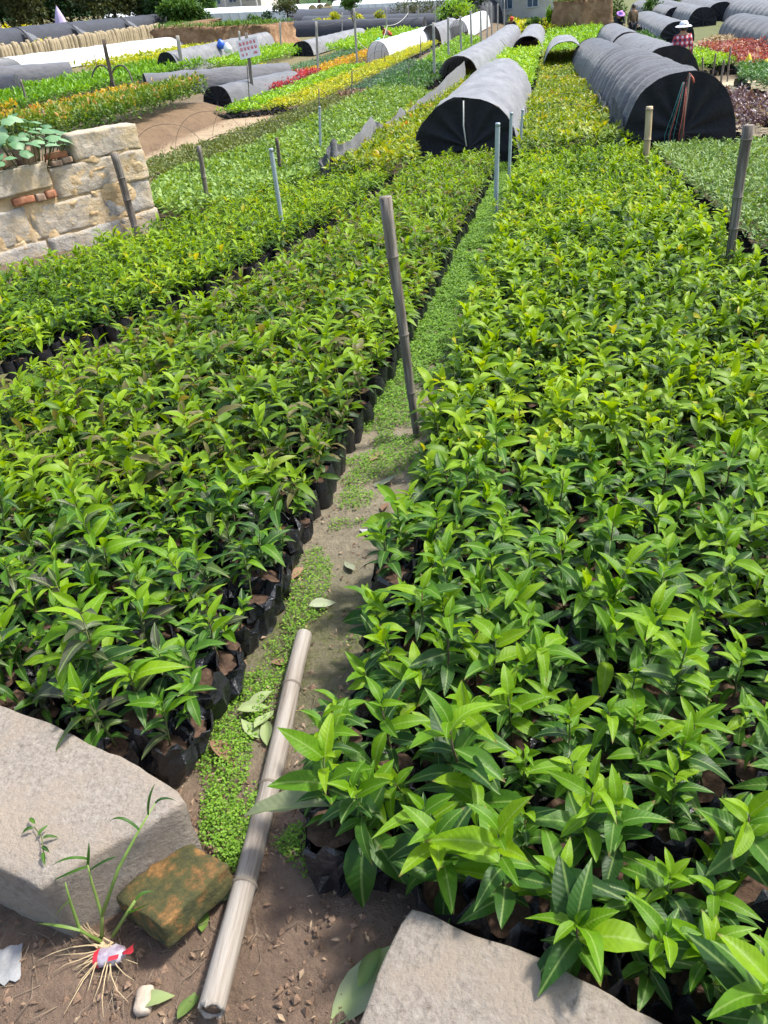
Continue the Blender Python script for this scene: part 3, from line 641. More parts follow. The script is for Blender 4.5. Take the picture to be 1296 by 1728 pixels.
# two plants the picture singles out
front_right = min((k for k in SINGLE if cands[k][2] == 'right'), key=lambda k: (PR[k, 0] - 500) ** 2 + (PR[k, 1] - 1400) ** 2)
front_right2 = min((k for k in SINGLE if cands[k][2] == 'right' and k != front_right), key=lambda k: (PR[k, 0] - 625) ** 2 + (PR[k, 1] - 1440) ** 2)
rl = np.random.default_rng(77); nseed = 0
def leaf_obj(root, matn, shape, loc, az, pitch, L, wd=1.0, roll=0.0):
    o_ = bpy.data.objects.new('leaf', LEAF[matn][shape]); COL.objects.link(o_); o_.parent = root
    o_.location = loc; o_.rotation_euler = (roll, -pitch, az); o_.scale = (L, L * wd, L)
for k in order[:300]:
    x, y, kind, _rw = cands[k]; sp = plant_spec(rl, kind); z0 = gz(x, y)
    root = empty('potted_seedling', (x, y, z0)); root.rotation_euler = (rl.normal(0, .09), rl.normal(0, .09) + (.12 if kind == 'mid' and x > -.97 else 0), 0); s_ = float(np.clip(rl.normal(1.0, .15), .62, 1.3)) * (.9 if (kind == 'mid' and x > -.97) else 1); root.scale = (s_, s_, s_)
    h_, st = min(STEMS, key=lambda q: abs(q[0] - sp['stem']))
    link('stem', st, root, rot=(0, 0, rl.uniform(0, 6)))
    eb = 1.12 if (kind == 'mid' and x > -.97) else 1.0
    bg_ = link('grow_bag', BAGS[int(rl.integers(8))], root, rot=(0, 0, rl.uniform(0, 6)), scale=(eb * rl.uniform(.84, 1.02), eb * rl.uniform(.84, 1.02), rl.uniform(.75, 1.1) * eb))
    link('soil', SOILS[int(rl.integers(4))], root, rot=(0, 0, rl.uniform(0, 6)), scale=(eb * .88, eb * .88, 1))
    for i_ in range(sp['n']):
        if kind == 'mid' and x > -.97 and i_ < sp['n'] * .45 and math.cos(sp['az'][i_]) > .1: continue
        young = sp['age'][i_] > (.50 if kind == 'right' else .52) + rl.normal(0, .08); mn = 'leaf_young' if young else 'leaf_mature'
        if kind == 'mid' and rl.random() < .20: mn = 'leaf_purple'
        leaf_obj(root, mn, int(rl.integers(LEAF_SHAPES)), (0, 0, sp['z'][i_]), sp['az'][i_], sp['pitch'][i_], sp['L'][i_], sp['W'][i_] / sp['L'][i_] / .38, rl.normal(0, .25))
    if k == front_right:
        leaf_obj(root, 'leaf_drying', 4, (0, 0, .15), 3.25, -.12, .15, .8)
        tag(root, 'corner seedling of the right bed with a faded leaf reaching over the bamboo pole', 'seedling')
    elif k == front_right2:
        leaf_obj(root, 'leaf_mature', 1, (0, 0, .16), -1.65, -.50, .15, 1.25); leaf_obj(root, 'leaf_mature', 2, (0, 0, .16), -.75, -.35, .13, 1.2)
        tag(root, 'front seedling of the right bed with two very large drooping dull leaves', 'seedling')
    elif kind == 'right': tag(root, 'green seedling in the right bed, %s row from the stones, %s from the path' % (ordinal(RANK[k][0]), ordinal(RANK[k][1])), 'seedling', 'front seedlings of the right bed')
    elif kind == 'mid': tag(root, 'darker seedling left of the path, %s row from the stones, %s from the path' % (ordinal(RANK[k][0]), ordinal(RANK[k][1])), 'seedling', 'front seedlings of the bed left of the path')
    else: tag(root, 'yellowish seedling of the far left bed, %s row from the camera, %s from the gap' % (ordinal(RANK[k][0]), ordinal(RANK[k][1])), 'seedling', 'front seedlings of the far left bed')

def bag_np(pts, r=.050, h=.122, n=7, seed=0, soil=True):
    """low open bags with a soil disc, all in one: V, Q, T, material (0 bag, 1 soil)"""
    q = np.random.default_rng(seed); M = len(pts); t = np.arange(n) * 2 * np.pi / n; V = []
    for z, k in ((0, .9), (h * .5, 1.05), (h, 1.0)):
        rr = r * k * q.uniform(.85, 1.15, (M, n)); a_ = t[None] + q.uniform(0, .3, (M, 1))
        V.append(np.stack([pts[:, None, 0] + rr * np.cos(a_), pts[:, None, 1] + rr * np.sin(a_), pts[:, None, 2] + z + (q.normal(0, .010, (M, n)) if z == h else 0 * a_)], -1))
    a_ = t[None] + np.zeros((M, 1)); V.append(np.stack([pts[:, None, 0] + r * .9 * np.cos(a_), pts[:, None, 1] + r * .9 * np.sin(a_), pts[:, None, 2] + h * .84 + 0 * a_], -1))
    V = np.stack(V, 1).reshape(M, 4 * n, 3); qd = []
    for i_ in range(2):
        for j in range(n): qd.append((i_ * n + j, i_ * n + (j + 1) % n, (i_ + 1) * n + (j + 1) % n, (i_ + 1) * n + j))
    tr = [(3 * n, 3 * n + j, 3 * n + j + 1) for j in range(1, n - 1)]; o_ = (np.arange(M) * 4 * n)[:, None, None]
    Q = (np.array(qd)[None] + o_).reshape(-1, 4); T = (np.array(tr)[None] + o_).reshape(-1, 3)
    return V.reshape(-1, 3), Q, T
def stuff_bed(name, label, plants, kind, matn, seed, cat='seedlings'):
    q = np.random.default_rng(seed); B, AZ, PI_, LL, WW, AG, seg = [], [], [], [], [], [], []
    protos = [plant_spec(q, kind) for _ in range(40)]; vb = []
    for (x, y, z, dep) in plants:
        sp = protos[int(q.integers(40))]; s_ = float(np.clip(q.normal(1.0, .15), .62, 1.3)) * (.9 if (kind == 'mid' and x > -.97) else 1); pv = .30 * noise.noise((x * .9, y * .9, seed)) + q.normal(0, .08); r0 = q.uniform(0, 6.28); lx, ly = q.normal(0, .10, 2)
        zz = sp['z'] * s_
        B.append(np.stack([x + zz * lx, y + zz * ly, z + zz], -1)); AZ.append(sp['az'] + r0); PI_.append(sp['pitch'] + q.normal(0, .1, sp['n'])); LL.append(sp['L'] * s_); WW.append(sp['W'] * s_)
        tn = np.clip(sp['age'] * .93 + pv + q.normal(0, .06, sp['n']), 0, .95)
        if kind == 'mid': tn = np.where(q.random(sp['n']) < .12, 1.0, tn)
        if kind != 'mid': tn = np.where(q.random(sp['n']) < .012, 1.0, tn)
        AG.append(tn); seg.append(np.full(sp['n'], dep))
    B, AZ, PI_, LL, WW, AG, seg = [np.concatenate(k) for k in (B, AZ, PI_, LL, WW, AG, seg)]
    Vs, Qs, Ts, mi, tint, nv = [], [], [], [], [], 0
    for ns, sel in ((3, seg < 6.5), (2, (seg >= 6.5) & (seg < 11)), (1, seg >= 11)):
        if not sel.any(): continue
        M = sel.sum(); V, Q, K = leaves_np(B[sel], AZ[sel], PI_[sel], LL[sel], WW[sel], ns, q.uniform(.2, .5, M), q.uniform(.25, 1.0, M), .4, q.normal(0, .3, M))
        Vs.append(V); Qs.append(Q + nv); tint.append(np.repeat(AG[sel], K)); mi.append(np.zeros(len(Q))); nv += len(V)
    pts = np.array([p[:3] for p in plants]); V, Q, T = bag_np(pts, seed=seed); Vs.append(V); Qs.append(Q + nv); mi.append(np.full(len(Q), 1)); tint.append(np.zeros(len(V))); Ts = T + nv; nv += len(V)
    # stems: thin three-sided prisms
    M = len(pts); t = np.arange(3) * 2.094; sv = np.zeros((M, 6, 3)); hh = .27
    for lv, z in enumerate((.09, hh)):
        sv[:, lv * 3:lv * 3 + 3, 0] = pts[:, None, 0] + .0028 * np.cos(t); sv[:, lv * 3:lv * 3 + 3, 1] = pts[:, None, 1] + .0028 * np.sin(t); sv[:, lv * 3:lv * 3 + 3, 2] = pts[:, None, 2] + z
    qq = np.array([(0, 1, 4, 3), (1, 2, 5, 4), (2, 0, 3, 5)]); Qst = (qq[None] + (np.arange(M) * 6)[:, None, None]).reshape(-1, 4)
    Vs.append(sv.reshape(-1, 3)); Qs.append(Qst + nv); mi.append(np.full(len(Qst), 3)); tint.append(np.zeros(M * 6)); nv += M * 6
    mi = np.concatenate(mi + [np.full(len(Ts), 2)])
    me = np_mesh(name, np.concatenate(Vs), np.concatenate(Qs), [matn, 'bag', 'bag_soil', 'stem'], mi, np.concatenate(tint), True, Ts)
    return tag(link(name, me), label, cat, kind='stuff')
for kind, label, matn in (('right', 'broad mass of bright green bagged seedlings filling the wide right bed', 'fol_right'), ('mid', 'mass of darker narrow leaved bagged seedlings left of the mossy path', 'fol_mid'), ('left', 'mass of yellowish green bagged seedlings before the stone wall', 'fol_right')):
    pl = [(cands[k][0], cands[k][1], gz(cands[k][0], cands[k][1]), PR[k, 2]) for k in range(len(cands)) if k not in SINGLE and cands[k][2] == kind and inf[k]]
    stuff_bed('seedlings', label, pl, kind, matn, {'right': 1, 'mid': 2, 'left': 3}[kind])

# ------------------------------------------------------------------ farther plant beds
def bed(label, ys, xl, xr, hgt, matn, spc=.16, L=.09, wr=.42, k=9, seed=0, bag=.1, tmean=.5, name='plant_bed', dense=1.6, upright=.5, cat='plant bed', nseg=1, jit=.25, skip=None):
    q = np.random.default_rng(seed + 100); pts = []; edge = []
    ks = [mp((a_ + b_) / 2, y_) for a_, b_, y_ in zip(xl, xr, ys)]; km = sum(ks) / len(ks)
    ys = [y_ * k_ for y_, k_ in zip(ys, ks)]; xl = [x_ * k_ for x_, k_ in zip(xl, ks)]; xr = [x_ * k_ for x_, k_ in zip(xr, ks)]
    spc, L, hgt, bag = spc * km, L * km, hgt * km, bag * km
    for Y in np.arange(ys[0], ys[-1], spc):
        a_, b_ = np.interp(Y, ys, xl), np.interp(Y, ys, xr); n = max(1, int((b_ - a_) / spc))
        for j in range(n + 1):
            X = a_ + (b_ - a_) * j / n; y = Y + q.normal(0, spc * jit); x = X + q.normal(0, spc * jit)
            if skip and skip(x, y): continue
            pts.append((x, y, gz(x, y))); edge.append(j == 0 or j == n or Y < ys[0] + spc * 1.5)
    pts = np.array(pts); M = len(pts); edge = np.array(edge); k = int(k * dense); L = L * 1.12
    vary = np.array([noise.noise((p[0] * 1.1, p[1] * 1.1, seed)) for p in pts])
    u = q.random((M, k)); rad = spc * .55 * np.sqrt(q.random((M, k))); th = q.uniform(0, 6.28, (M, k))
    H_ = hgt * (1 + .16 * vary[:, None] + q.normal(0, .07, (M, 1)))
    z = bag + (H_ - bag) * (.25 + .75 * u ** .6)
    B = np.stack([pts[:, None, 0] + rad * np.cos(th) * .6, pts[:, None, 1] + rad * np.sin(th) * .6, pts[:, None, 2] + z], -1).reshape(-1, 3)
    AZ = (th + q.normal(0, .5, (M, k))).ravel(); PT = (q.normal(.25, .35, (M, k)) + upright * u ** 2).ravel()
    LL = (L * q.uniform(.7, 1.3, (M, k))).ravel(); WW = LL * wr
    tn = np.clip(tmean + .42 * (u - .5) + .25 * vary[:, None] + q.normal(0, .11, (M, k)) + q.normal(0, .12, (M, 1)), 0, 1).ravel()
    N = len(B); V, Q, K = leaves_np(B, AZ, PT, LL, WW, nseg, q.uniform(.1, .4, N), q.uniform(.1, .7, N), .35, q.normal(0, .35, N))
    Vs, Qs, mi, tint = [V], [Q], [np.zeros(len(Q))], [np.repeat(tn, K)]; T = None; mats = [matn]
    if bag:
        e = pts[edge]; Vb, Qb, Tb = bag_np(e, spc * .47, bag, 6, seed); Vs.append(Vb); Qs.append(Qb + len(V)); T = Tb + len(V); mi.append(np.full(len(Qb), 1)); mi.append(np.full(len(Tb), 2)); tint.append(np.zeros(len(Vb))); mats += ['bag', 'bag_soil']
    me = np_mesh(name, np.concatenate(Vs), np.concatenate(Qs), mats, np.concatenate(mi), np.concatenate(tint), False, T)
    return tag(link(name, me), label, cat, kind='stuff')
bed('yellow and orange tipped seedlings continuing the right bed between the net tunnels', [12.9, 16, 20, 26, 31], [-.42, -.40, -.36, -.3, -.3], [1.0, .95, .9, .82, .8], .34, 'fol_orange', .15, .085, .42, 10, 1, .12, .36)
bed('yellow and orange tipped seedlings left of the tied tunnel below the sagging net', [12.0, 14, 15.5, 17.5, 20, 26], [-3.25, -3.15, -3.1, -2.95, -2.65, -2.5], [-2.05, -2.25, -2.15, -2.1, -2.05, -2.05], .36, 'fol_orange', .15, .09, .42, 10, 2, .12, .40)
bed('pale green round leaved seedlings between the stone wall and the sagging net', [9.3, 11.5, 13, 15, 19, 23.5], [-5.0, -5.9, -6.3, -5.65, -5.1, -4.7], [-4.05, -3.65, -3.5, -3.4, -3.2, -2.9], .28, 'fol_pale', .125, .08, .55, 10, 3, .1, .60, skip=lambda x, y: ((x - WC[0]) * WNR[0] + (y - WC[1]) * WNR[1] < .12 and (x - WC[0]) * WD[0] + (y - WC[1]) * WD[1] > -.12))
bed('olive green low seedlings with a row of black bags beside the bare dirt', [12, 13, 15, 19, 23], [-8.4, -8.2, -7.5, -6.6, -6.0], [-6.9, -6.65, -5.95, -5.4, -5.0], .26, 'fol_olive', .12, .065, .40, 12, 4, .11, .55)
bed('grey green fine leaved seedlings right of the wide bed before the dark tunnel', [4.3, 6, 9, 12.6], [1.52, 1.50, 1.48, 1.46], [2.7, 3.0, 3.0, 2.75], .28, 'fol_greygreen', .095, .055, .38, 11, 5, .12, .55)
bed('purple leaved shrubs in bags beside the dark net tunnel', [13.3, 15, 17.5], [2.75, 2.68, 2.55], [4.3, 3.6, 3.0], .42, 'fol_purple', .15, .06, .55, 14, 6, .14, .55, upright=.8)
bed('dark green shrubs with black bags beside the sandy track', [17.2, 19, 21], [4.15, 3.85, 4.1], [5.9, 5.6, 5.4], .42, 'fol_darkgreen', .17, .075, .45, 14, 7, .14, .65)
bed('rust red leaved shrubs below the dark tunnel on the right', [21.5, 24, 27.5], [4.55, 4.35, 4.1], [6.3, 6.2, 5.2], .40, 'fol_rust', .17, .065, .5, 14, 8, .14, .56)
bed('bright lime green seedlings behind the thin stakes of the sandy track', [22.9, 24.5, 27], [3.45, 3.5, 3.55], [4.25, 4.15, 4.0], .34, 'fol_lime', .16, .08, .5, 10, 9, .12, .5)
bed('dark green leafy bed in front of the concrete post row', [23.8, 27, 31], [-4.75, -4.6, -4.5], [-3.75, -3.7, -3.75], .32, 'fol_darkgreen', .17, .085, .45, 10, 10, .1, .65)
bed('fresh green bed running along the concrete post row', [31, 38, 46], [-4.6, -4.6, -4.6], [-3.85, -3.8, -3.8], .34, 'fol_lime', .22, .11, .45, 8, 11, 0, .3)
bed('grey green low bed between the yellow bed and the dark green one', [25.2, 29, 34], [-5.95, -5.7, -5.6], [-4.95, -4.8, -4.75], .24, 'fol_bluegreen', .17, .08, .35, 9, 12, .1, .5)
bed('brown dried seedlings at the end of the grey green bed', [22.7, 25.1], [-6.0, -5.9], [-4.9, -4.9], .2, 'fol_litter', .16, .08, .45, 8, 13, .1, .45)
bed('bright yellow green low bed in the middle of the field', [22.6, 28, 36, 46], [-7.75, -7.45, -7.0, -6.6], [-6.5, -6.25, -6.1, -5.95], .26, 'fol_yellow', .17, .08, .45, 9, 14, .09, .38)
bed('lime green lettuce like bed next to the bright yellow green one', [22.6, 28, 35], [-9.0, -8.6, -8.3], [-7.9, -7.6, -7.45], .26, 'fol_lime', .18, .10, .5, 9, 15, .09, .5)
bed('crimson red leaved bed beside the low grey tunnels', [27.0, 30, 32.5], [-9.9, -9.5, -9.2], [-8.75, -8.75, -8.7], .38, 'fol_crimson', .18, .09, .5, 11, 16, .1, .55)
bed('orange and yellow bed behind the crimson one', [33, 38, 46], [-9.5, -9.2, -8.9], [-8.6, -8.5, -8.2], .32, 'fol_gold', .2, .1, .5, 9, 17, 0, .6)
bed('blue green low bed behind the crimson one', [32.5, 38, 45], [-10.9, -10.7, -10.5], [-9.9, -9.7, -9.5], .26, 'fol_bluegreen', .2, .09, .4, 9, 18, 0, .6)
bed('small bright yellow bed near the end of the low grey tunnel', [32.5, 35.5], [-12.1, -11.9], [-11.0, -11.1], .32, 'fol_yellow', .2, .1, .5, 9, 19, 0, .7)
bed('fresh green bed behind the white film tunnel', [46, 52, 58], [-9.0, -9.0, -9.0], [-7.4, -7.3, -7.2], .45, 'fol_lime', .26, .15, .45, 9, 20, 0, .4)
bed('yellow green hedge like bed behind the grey and white tunnel', [44, 52, 60], [-11.2, -11.4, -11.5], [-9.7, -9.6, -9.5], .5, 'fol_lime', .26, .15, .45, 9, 21, 0, .5)
bed('clipped hedge of green shrubs with reddish tips above the bare bank', [16.2, 18, 21, 23.6], [-12.0, -11.6, -11.1, -10.7], [-9.85, -9.75, -9.7, -9.7], .58, 'fol_redtip', .15, .095, .42, 15, 22, 0, .45, upright=.9)
bed('golden yellow low bed behind the red tipped hedge', [19, 22, 27], [-14.4, -13.9, -13.6], [-12.9, -12.6, -12.3], .36, 'fol_gold', .19, .1, .45, 10, 23, .1, .5)
bed('green leafy vegetable bed before the low dark tunnels on the left', [22, 27, 36], [-18.2, -17.6, -17.2], [-15.2, -14.8, -14.6], .42, 'fol_lime', .24, .15, .4, 9, 24, .1, .12, upright=.9)
bed('yellow green bed beside the white film', [36, 42, 48], [-20.5, -20.2, -20], [-17.2, -17, -16.8], .4, 'fol_yellow', .28, .16, .45, 8, 25, 0, .3)
bed('golden bed in front of the dark tunnel end on the left', [17, 19, 22], [-17.5, -17, -16.5], [-14.9, -14.8, -14.7], .5, 'fol_gold', .24, .13, .45, 10, 26, 0, .45)
bed('lime green bed before the ribbed tunnel', [36, 40, 46], [-14.6, -14.5, -14.4], [-12.9, -12.8, -12.6], .4, 'fol_lime', .24, .13, .45, 9, 27, 0, .45)
bed('yellow flowering plants between the straw fence and the black tunnels', [40, 55, 72], [-33, -33, -33], [-30.8, -30.8, -30.8], .5, 'fol_yellow', .4, .22, .5, 8, 28, 0, .5, skip=lambda x, y: noise.noise((x * .2, y * .25, 3)) < .08)
bed('yellow blooming plants behind the black tunnels', [50, 62, 78], [-40, -40, -40], [-38, -38, -38], 1.1, 'fol_yellow', .5, .25, .5, 8, 29, 0, .6, skip=lambda x, y: noise.noise((x * .2, y * .2, 8)) < .12)
bed('yellow and green plants behind the far tunnels near the grey house', [45, 52, 62], [-2.0, -2.4, -3], [1.6, 1.4, 1.0], .4, 'fol_yellow', .28, .16, .45, 8, 30, 0, .4)
bed('green plants along the earth mound', [31.5, 36, 45], [-.3, -.3, -.3], [1.0, 2.0, 2.0], .3, 'fol_lime', .22, .12, .45, 8, 31, 0, .4)
bed('bright green plants between the tied tunnel and the open ended one', [21, 26, 32], [-1.75, -1.75, -1.6], [-.7, -.65, -.6], .45, 'fol_lime', .18, .1, .45, 10, 32, .1, .6)
bed('dark green plants under the torn net tunnel', [24, 30, 38], [2.55, 2.6, 2.7], [3.35, 3.4, 3.5], .25, 'fol_darkgreen', .2, .1, .45, 8, 33, 0, .6)

# ------------------------------------------------------------------ ruined stone wall on the left
WROT = math.atan2(WD[1], WD[0])                      # local x runs along the wall away from its corner, local y goes behind the face
wall = empty('stone_wall', (WC[0], WC[1], 0), WROT)
tag(wall, 'ruined wall of rough granite blocks, clay mortar and bricks at the left edge', 'wall', kind='thing')
# local axes: x = s, y : rotate WD by +90deg -> (0.838,-0.546) = face normal, so behind is -y
def wblock(s0, s1, z0, z1, seed, matn='granite_warm', depth=.34, proud=.0, cut=8, tilt=0.0, name='stone', rnd=.006, amp=.016):
    o_ = rough_block((s1 - s0, depth, z1 - z0), seed, cut, rnd, amp, 6).build(name, matn, wall)
    o_.location = ((s0 + s1) / 2, proud - depth / 2, (z0 + z1) / 2); o_.rotation_euler = (0, tilt, 0); return o_
wblock(.0, .845, .345, .607, 1, 'wall_stone', .36, .015, 12)
wblock(-.01, 1.165, .005, .330, 2, 'wall_stone', .36, .010, 12)
wblock(1.20, 2.42, .150, .400, 3, 'wall_stone', .40, .045, 12, .02)
wblock(2.45, 3.4, .14, .40, 12, 'wall_stone', .38, .03, 8)
wblock(.0, .64, -.335, -.005, 4, 'wall_stone_grey', .36, .0, 10)
wblock(.655, 1.55, -.345, -.015, 5, 'wall_stone', .36, .008, 10)
wblock(1.57, 2.5, -.34, .02, 6, 'wall_stone_grey', .36, .005, 10)
wblock(2.52, 3.5, -.34, .03, 13, 'wall_stone', .36, .0, 8)
wblock(-.02, .50, -.76, -.350, 7, 'wall_stone', .36, .015, 10)
wblock(.515, 1.45, -.80, -.360, 8, 'wall_stone_grey', .36, .020, 10)
wblock(1.47, 2.4, -.76, -.355, 9, 'wall_stone_grey', .36, .018, 10)
wblock(2.42, 3.5, -.76, -.355, 14, 'wall_stone', .36, .02, 8)
# clay bedding behind the joints, lumpy, slightly recessed
rows = []
for k in range(34):
    z = -.80 + 1.10 * k / 33; row = []
    for j in range(64):
        s_ = .03 + 3.4 * j / 63
        row.append((s_, -.002 + .036 * noise.noise((s_ * 3.2, z * 3.2, 4)) + .022 * noise.noise((s_ * 10, z * 10, 8)), z))
    rows.append(row)
MB().grid(rows).build('clay_bedding', 'clay_mortar', wall)
for s_, z, w_, h_, sd_ in ((.52, -.04, .44, .13, 1), (.62, .17, .22, .14, 2), (.27, -.37, .44, .10, 3), (.90, -.38, .50, .09, 4), (1.36, -.10, .30, .26, 5), (1.62, -.25, .24, .28, 6), (.22, .335, .42, .09, 7), (.66, .335, .34, .09, 8), (.06, .20, .16, .22, 9), (1.05, -.18, .16, .26, 10), (1.95, -.36, .5, .09, 11), (.42, -.02, .3, .12, 12), (.75, -.27, .22, .16, 13), (1.5, -.52, .24, .22, 14), (.5, -.55, .16, .26, 15)):
    o_ = rough_block((w_ * 1.15, .075, h_ * 1.1), 30 + sd_, 9, .02, .030, 9).build('mortar_patch', 'clay_mortar', wall); o_.location = (s_, -.034, z)
for s0, s1, z0, z1, sd_, mn, pr in ((1.19, 1.31, .045, .125, 21, 'brick_red', .05), (1.32, 1.43, .040, .120, 22, 'brick_brown', .055), (1.44, 1.68, .045, .125, 23, 'brick_red', .04), (.88, 1.0, .345, .405, 24, 'brick_brown', .03), (1.01, 1.13, .34, .40, 25, 'brick_brown', .03), (.90, 1.13, .405, .47, 26, 'brick_red', -.02)):
    wblock(s0, s1, z0, z1, sd_, mn, .11, pr, 5, 0, 'brick', .012, .008)
for (s_, y_, z_, sz, rz, sd_, mn) in ((1.30, -.16, .49, (.22, .16, .17), .4, 31, 'brick_brown'), (1.62, -.10, .445, (.22, .11, .09), -.3, 32, 'brick_brown'), (1.82, -.2, .45, (.2, .12, .08), .6, 33, 'brick_red'), (1.95, -.08, .43, (.16, .1, .07), .1, 34, 'brick_brown'), (1.52, -.3, .46, (.2, .1, .08), 1.0, 35, 'brick_red'), (2.2, -.2, .45, (.24, .14, .1), .2, 36, 'granite_warm')):
    o_ = rough_block(sz, sd_, 5, .014, .01, 12).build('brick', mn, wall); o_.location = (s_, y_, z_); o_.rotation_euler = (.25 * math.sin(sd_), .3 * math.cos(sd_), rz)
# dry straw and leaf litter lying on the wall between the bricks
q = np.random.default_rng(4); M = 900; s_ = q.uniform(1.3, 3.2, M); y_ = q.uniform(-.9, -.06, M)
bp = np.stack([WC[0] + WD[0] * s_ + WNR[0] * y_, WC[1] + WD[1] * s_ + WNR[1] * y_, .41 + .10 * q.random(M) * (1 - np.abs(y_ + .3))], -1)
V, Q, K = leaves_np(bp, q.uniform(0, 6.28, M), q.normal(0, .3, M), q.uniform(.05, .14, M), q.uniform(.006, .02, M), 1, .1, .1, .2)
tag(link('litter', np_mesh('litter', V, Q, 'fol_litter', None, np.repeat(q.random(M), K))), 'dry straw and leaf litter on top of the ruined wall', 'litter', kind='stuff')
# squash plant with big leaves behind the wall
sq_c = ag(35, 235, .55); sq = empty('squash_plant', (sq_c[0], sq_c[1], gz(sq_c[0], sq_c[1])))
tag(sq, 'squash plant with big grey green leaves growing behind the ruined wall', 'plant')
def round_leaf(k):
    mb = MB(); rows = []
    for r in (.001, .35, .7, 1.0):
        rows.append([(r * (math.cos(t) * (1 + .12 * math.cos(5 * t + k)) + .25), r * math.sin(t) * (1 + .12 * math.cos(5 * t + k)), -.28 * r * r + .05 * math.sin(3 * t + k) * r) for t in [2 * math.pi * j / 14 for j in range(14)]])
    return mb.grid(rows, closed=True).mesh('leaf', 'squash_leaf')
RL = [round_leaf(k) for k in range(4)]
stm = MB()
for k in range(60):
    t = k * 2.4; r = .05 * math.sqrt(k) * 1.45; hh = .72 - .04 * math.sqrt(k) + random.uniform(-.08, .08); x, y = r * math.cos(t) * .95, r * math.sin(t) * 1.15
    link('leaf', RL[k % 4], sq, (x, y, hh), (random.uniform(-.4, .4), random.uniform(.0, .55), t + random.uniform(-.5, .5)), [random.uniform(.055, .09)] * 3)
    stm.tube([(x * .3, y * .3, 0), (x * .8, y * .8, hh * .7), (x, y, hh)], [.008, .006, .005], 5)
stm.build('stems', 'stem', sq)
# white sack by the squash plant
def sack(name, label, loc, size, matn, seed, cat='bag', rz=0):
    mb = MB(); rows = []
    for i_ in range(9):
        v = i_ / 8; r = math.sin(math.pi * min(1, .12 + v * .86)) ** .6 * (1 - .35 * v ** 2); row = []
        for j in range(16):
            t = 2 * math.pi * j / 16; f = 1 + .22 * noise.noise((math.cos(t) * 1.7 + seed, math.sin(t) * 1.7, v * 3))
            row.append((r * f * math.cos(t) * size[0] / 2, r * f * math.sin(t) * size[1] / 2, v * size[2] * (1 + .12 * noise.noise((t, seed, v)))))
        rows.append(row)
    mb.grid(rows, closed=True); n = len(mb.v); mb.f.append(tuple(range(n - 16, n))); mb.m.append(0)
    return tag(mb.build(name, matn, None, True, loc, (0, 0, rz)), label, cat)
p = ag(58, 205, .2); sack('plastic_sack', 'white plastic sack beside the squash plant', (p[0], p[1], gz(p[0], p[1])), (.38, .3, .42), 'white_plastic', 3)
stake(84, 245, 72, 186, .03, 'thin grey stake beside the white sack behind the squash plant', 'bamboo_grey', (.6,), 21)
stake(169, 222, 163, 190, .022, 'short stub of a stake before the red tipped hedge', 'wood_dark', (.5,), 22)
stake(51, 190, 34, 134, .035, 'leaning stake with a cross wire beside the dark tunnel end on the left', 'bamboo_grey', (.5,), 23)

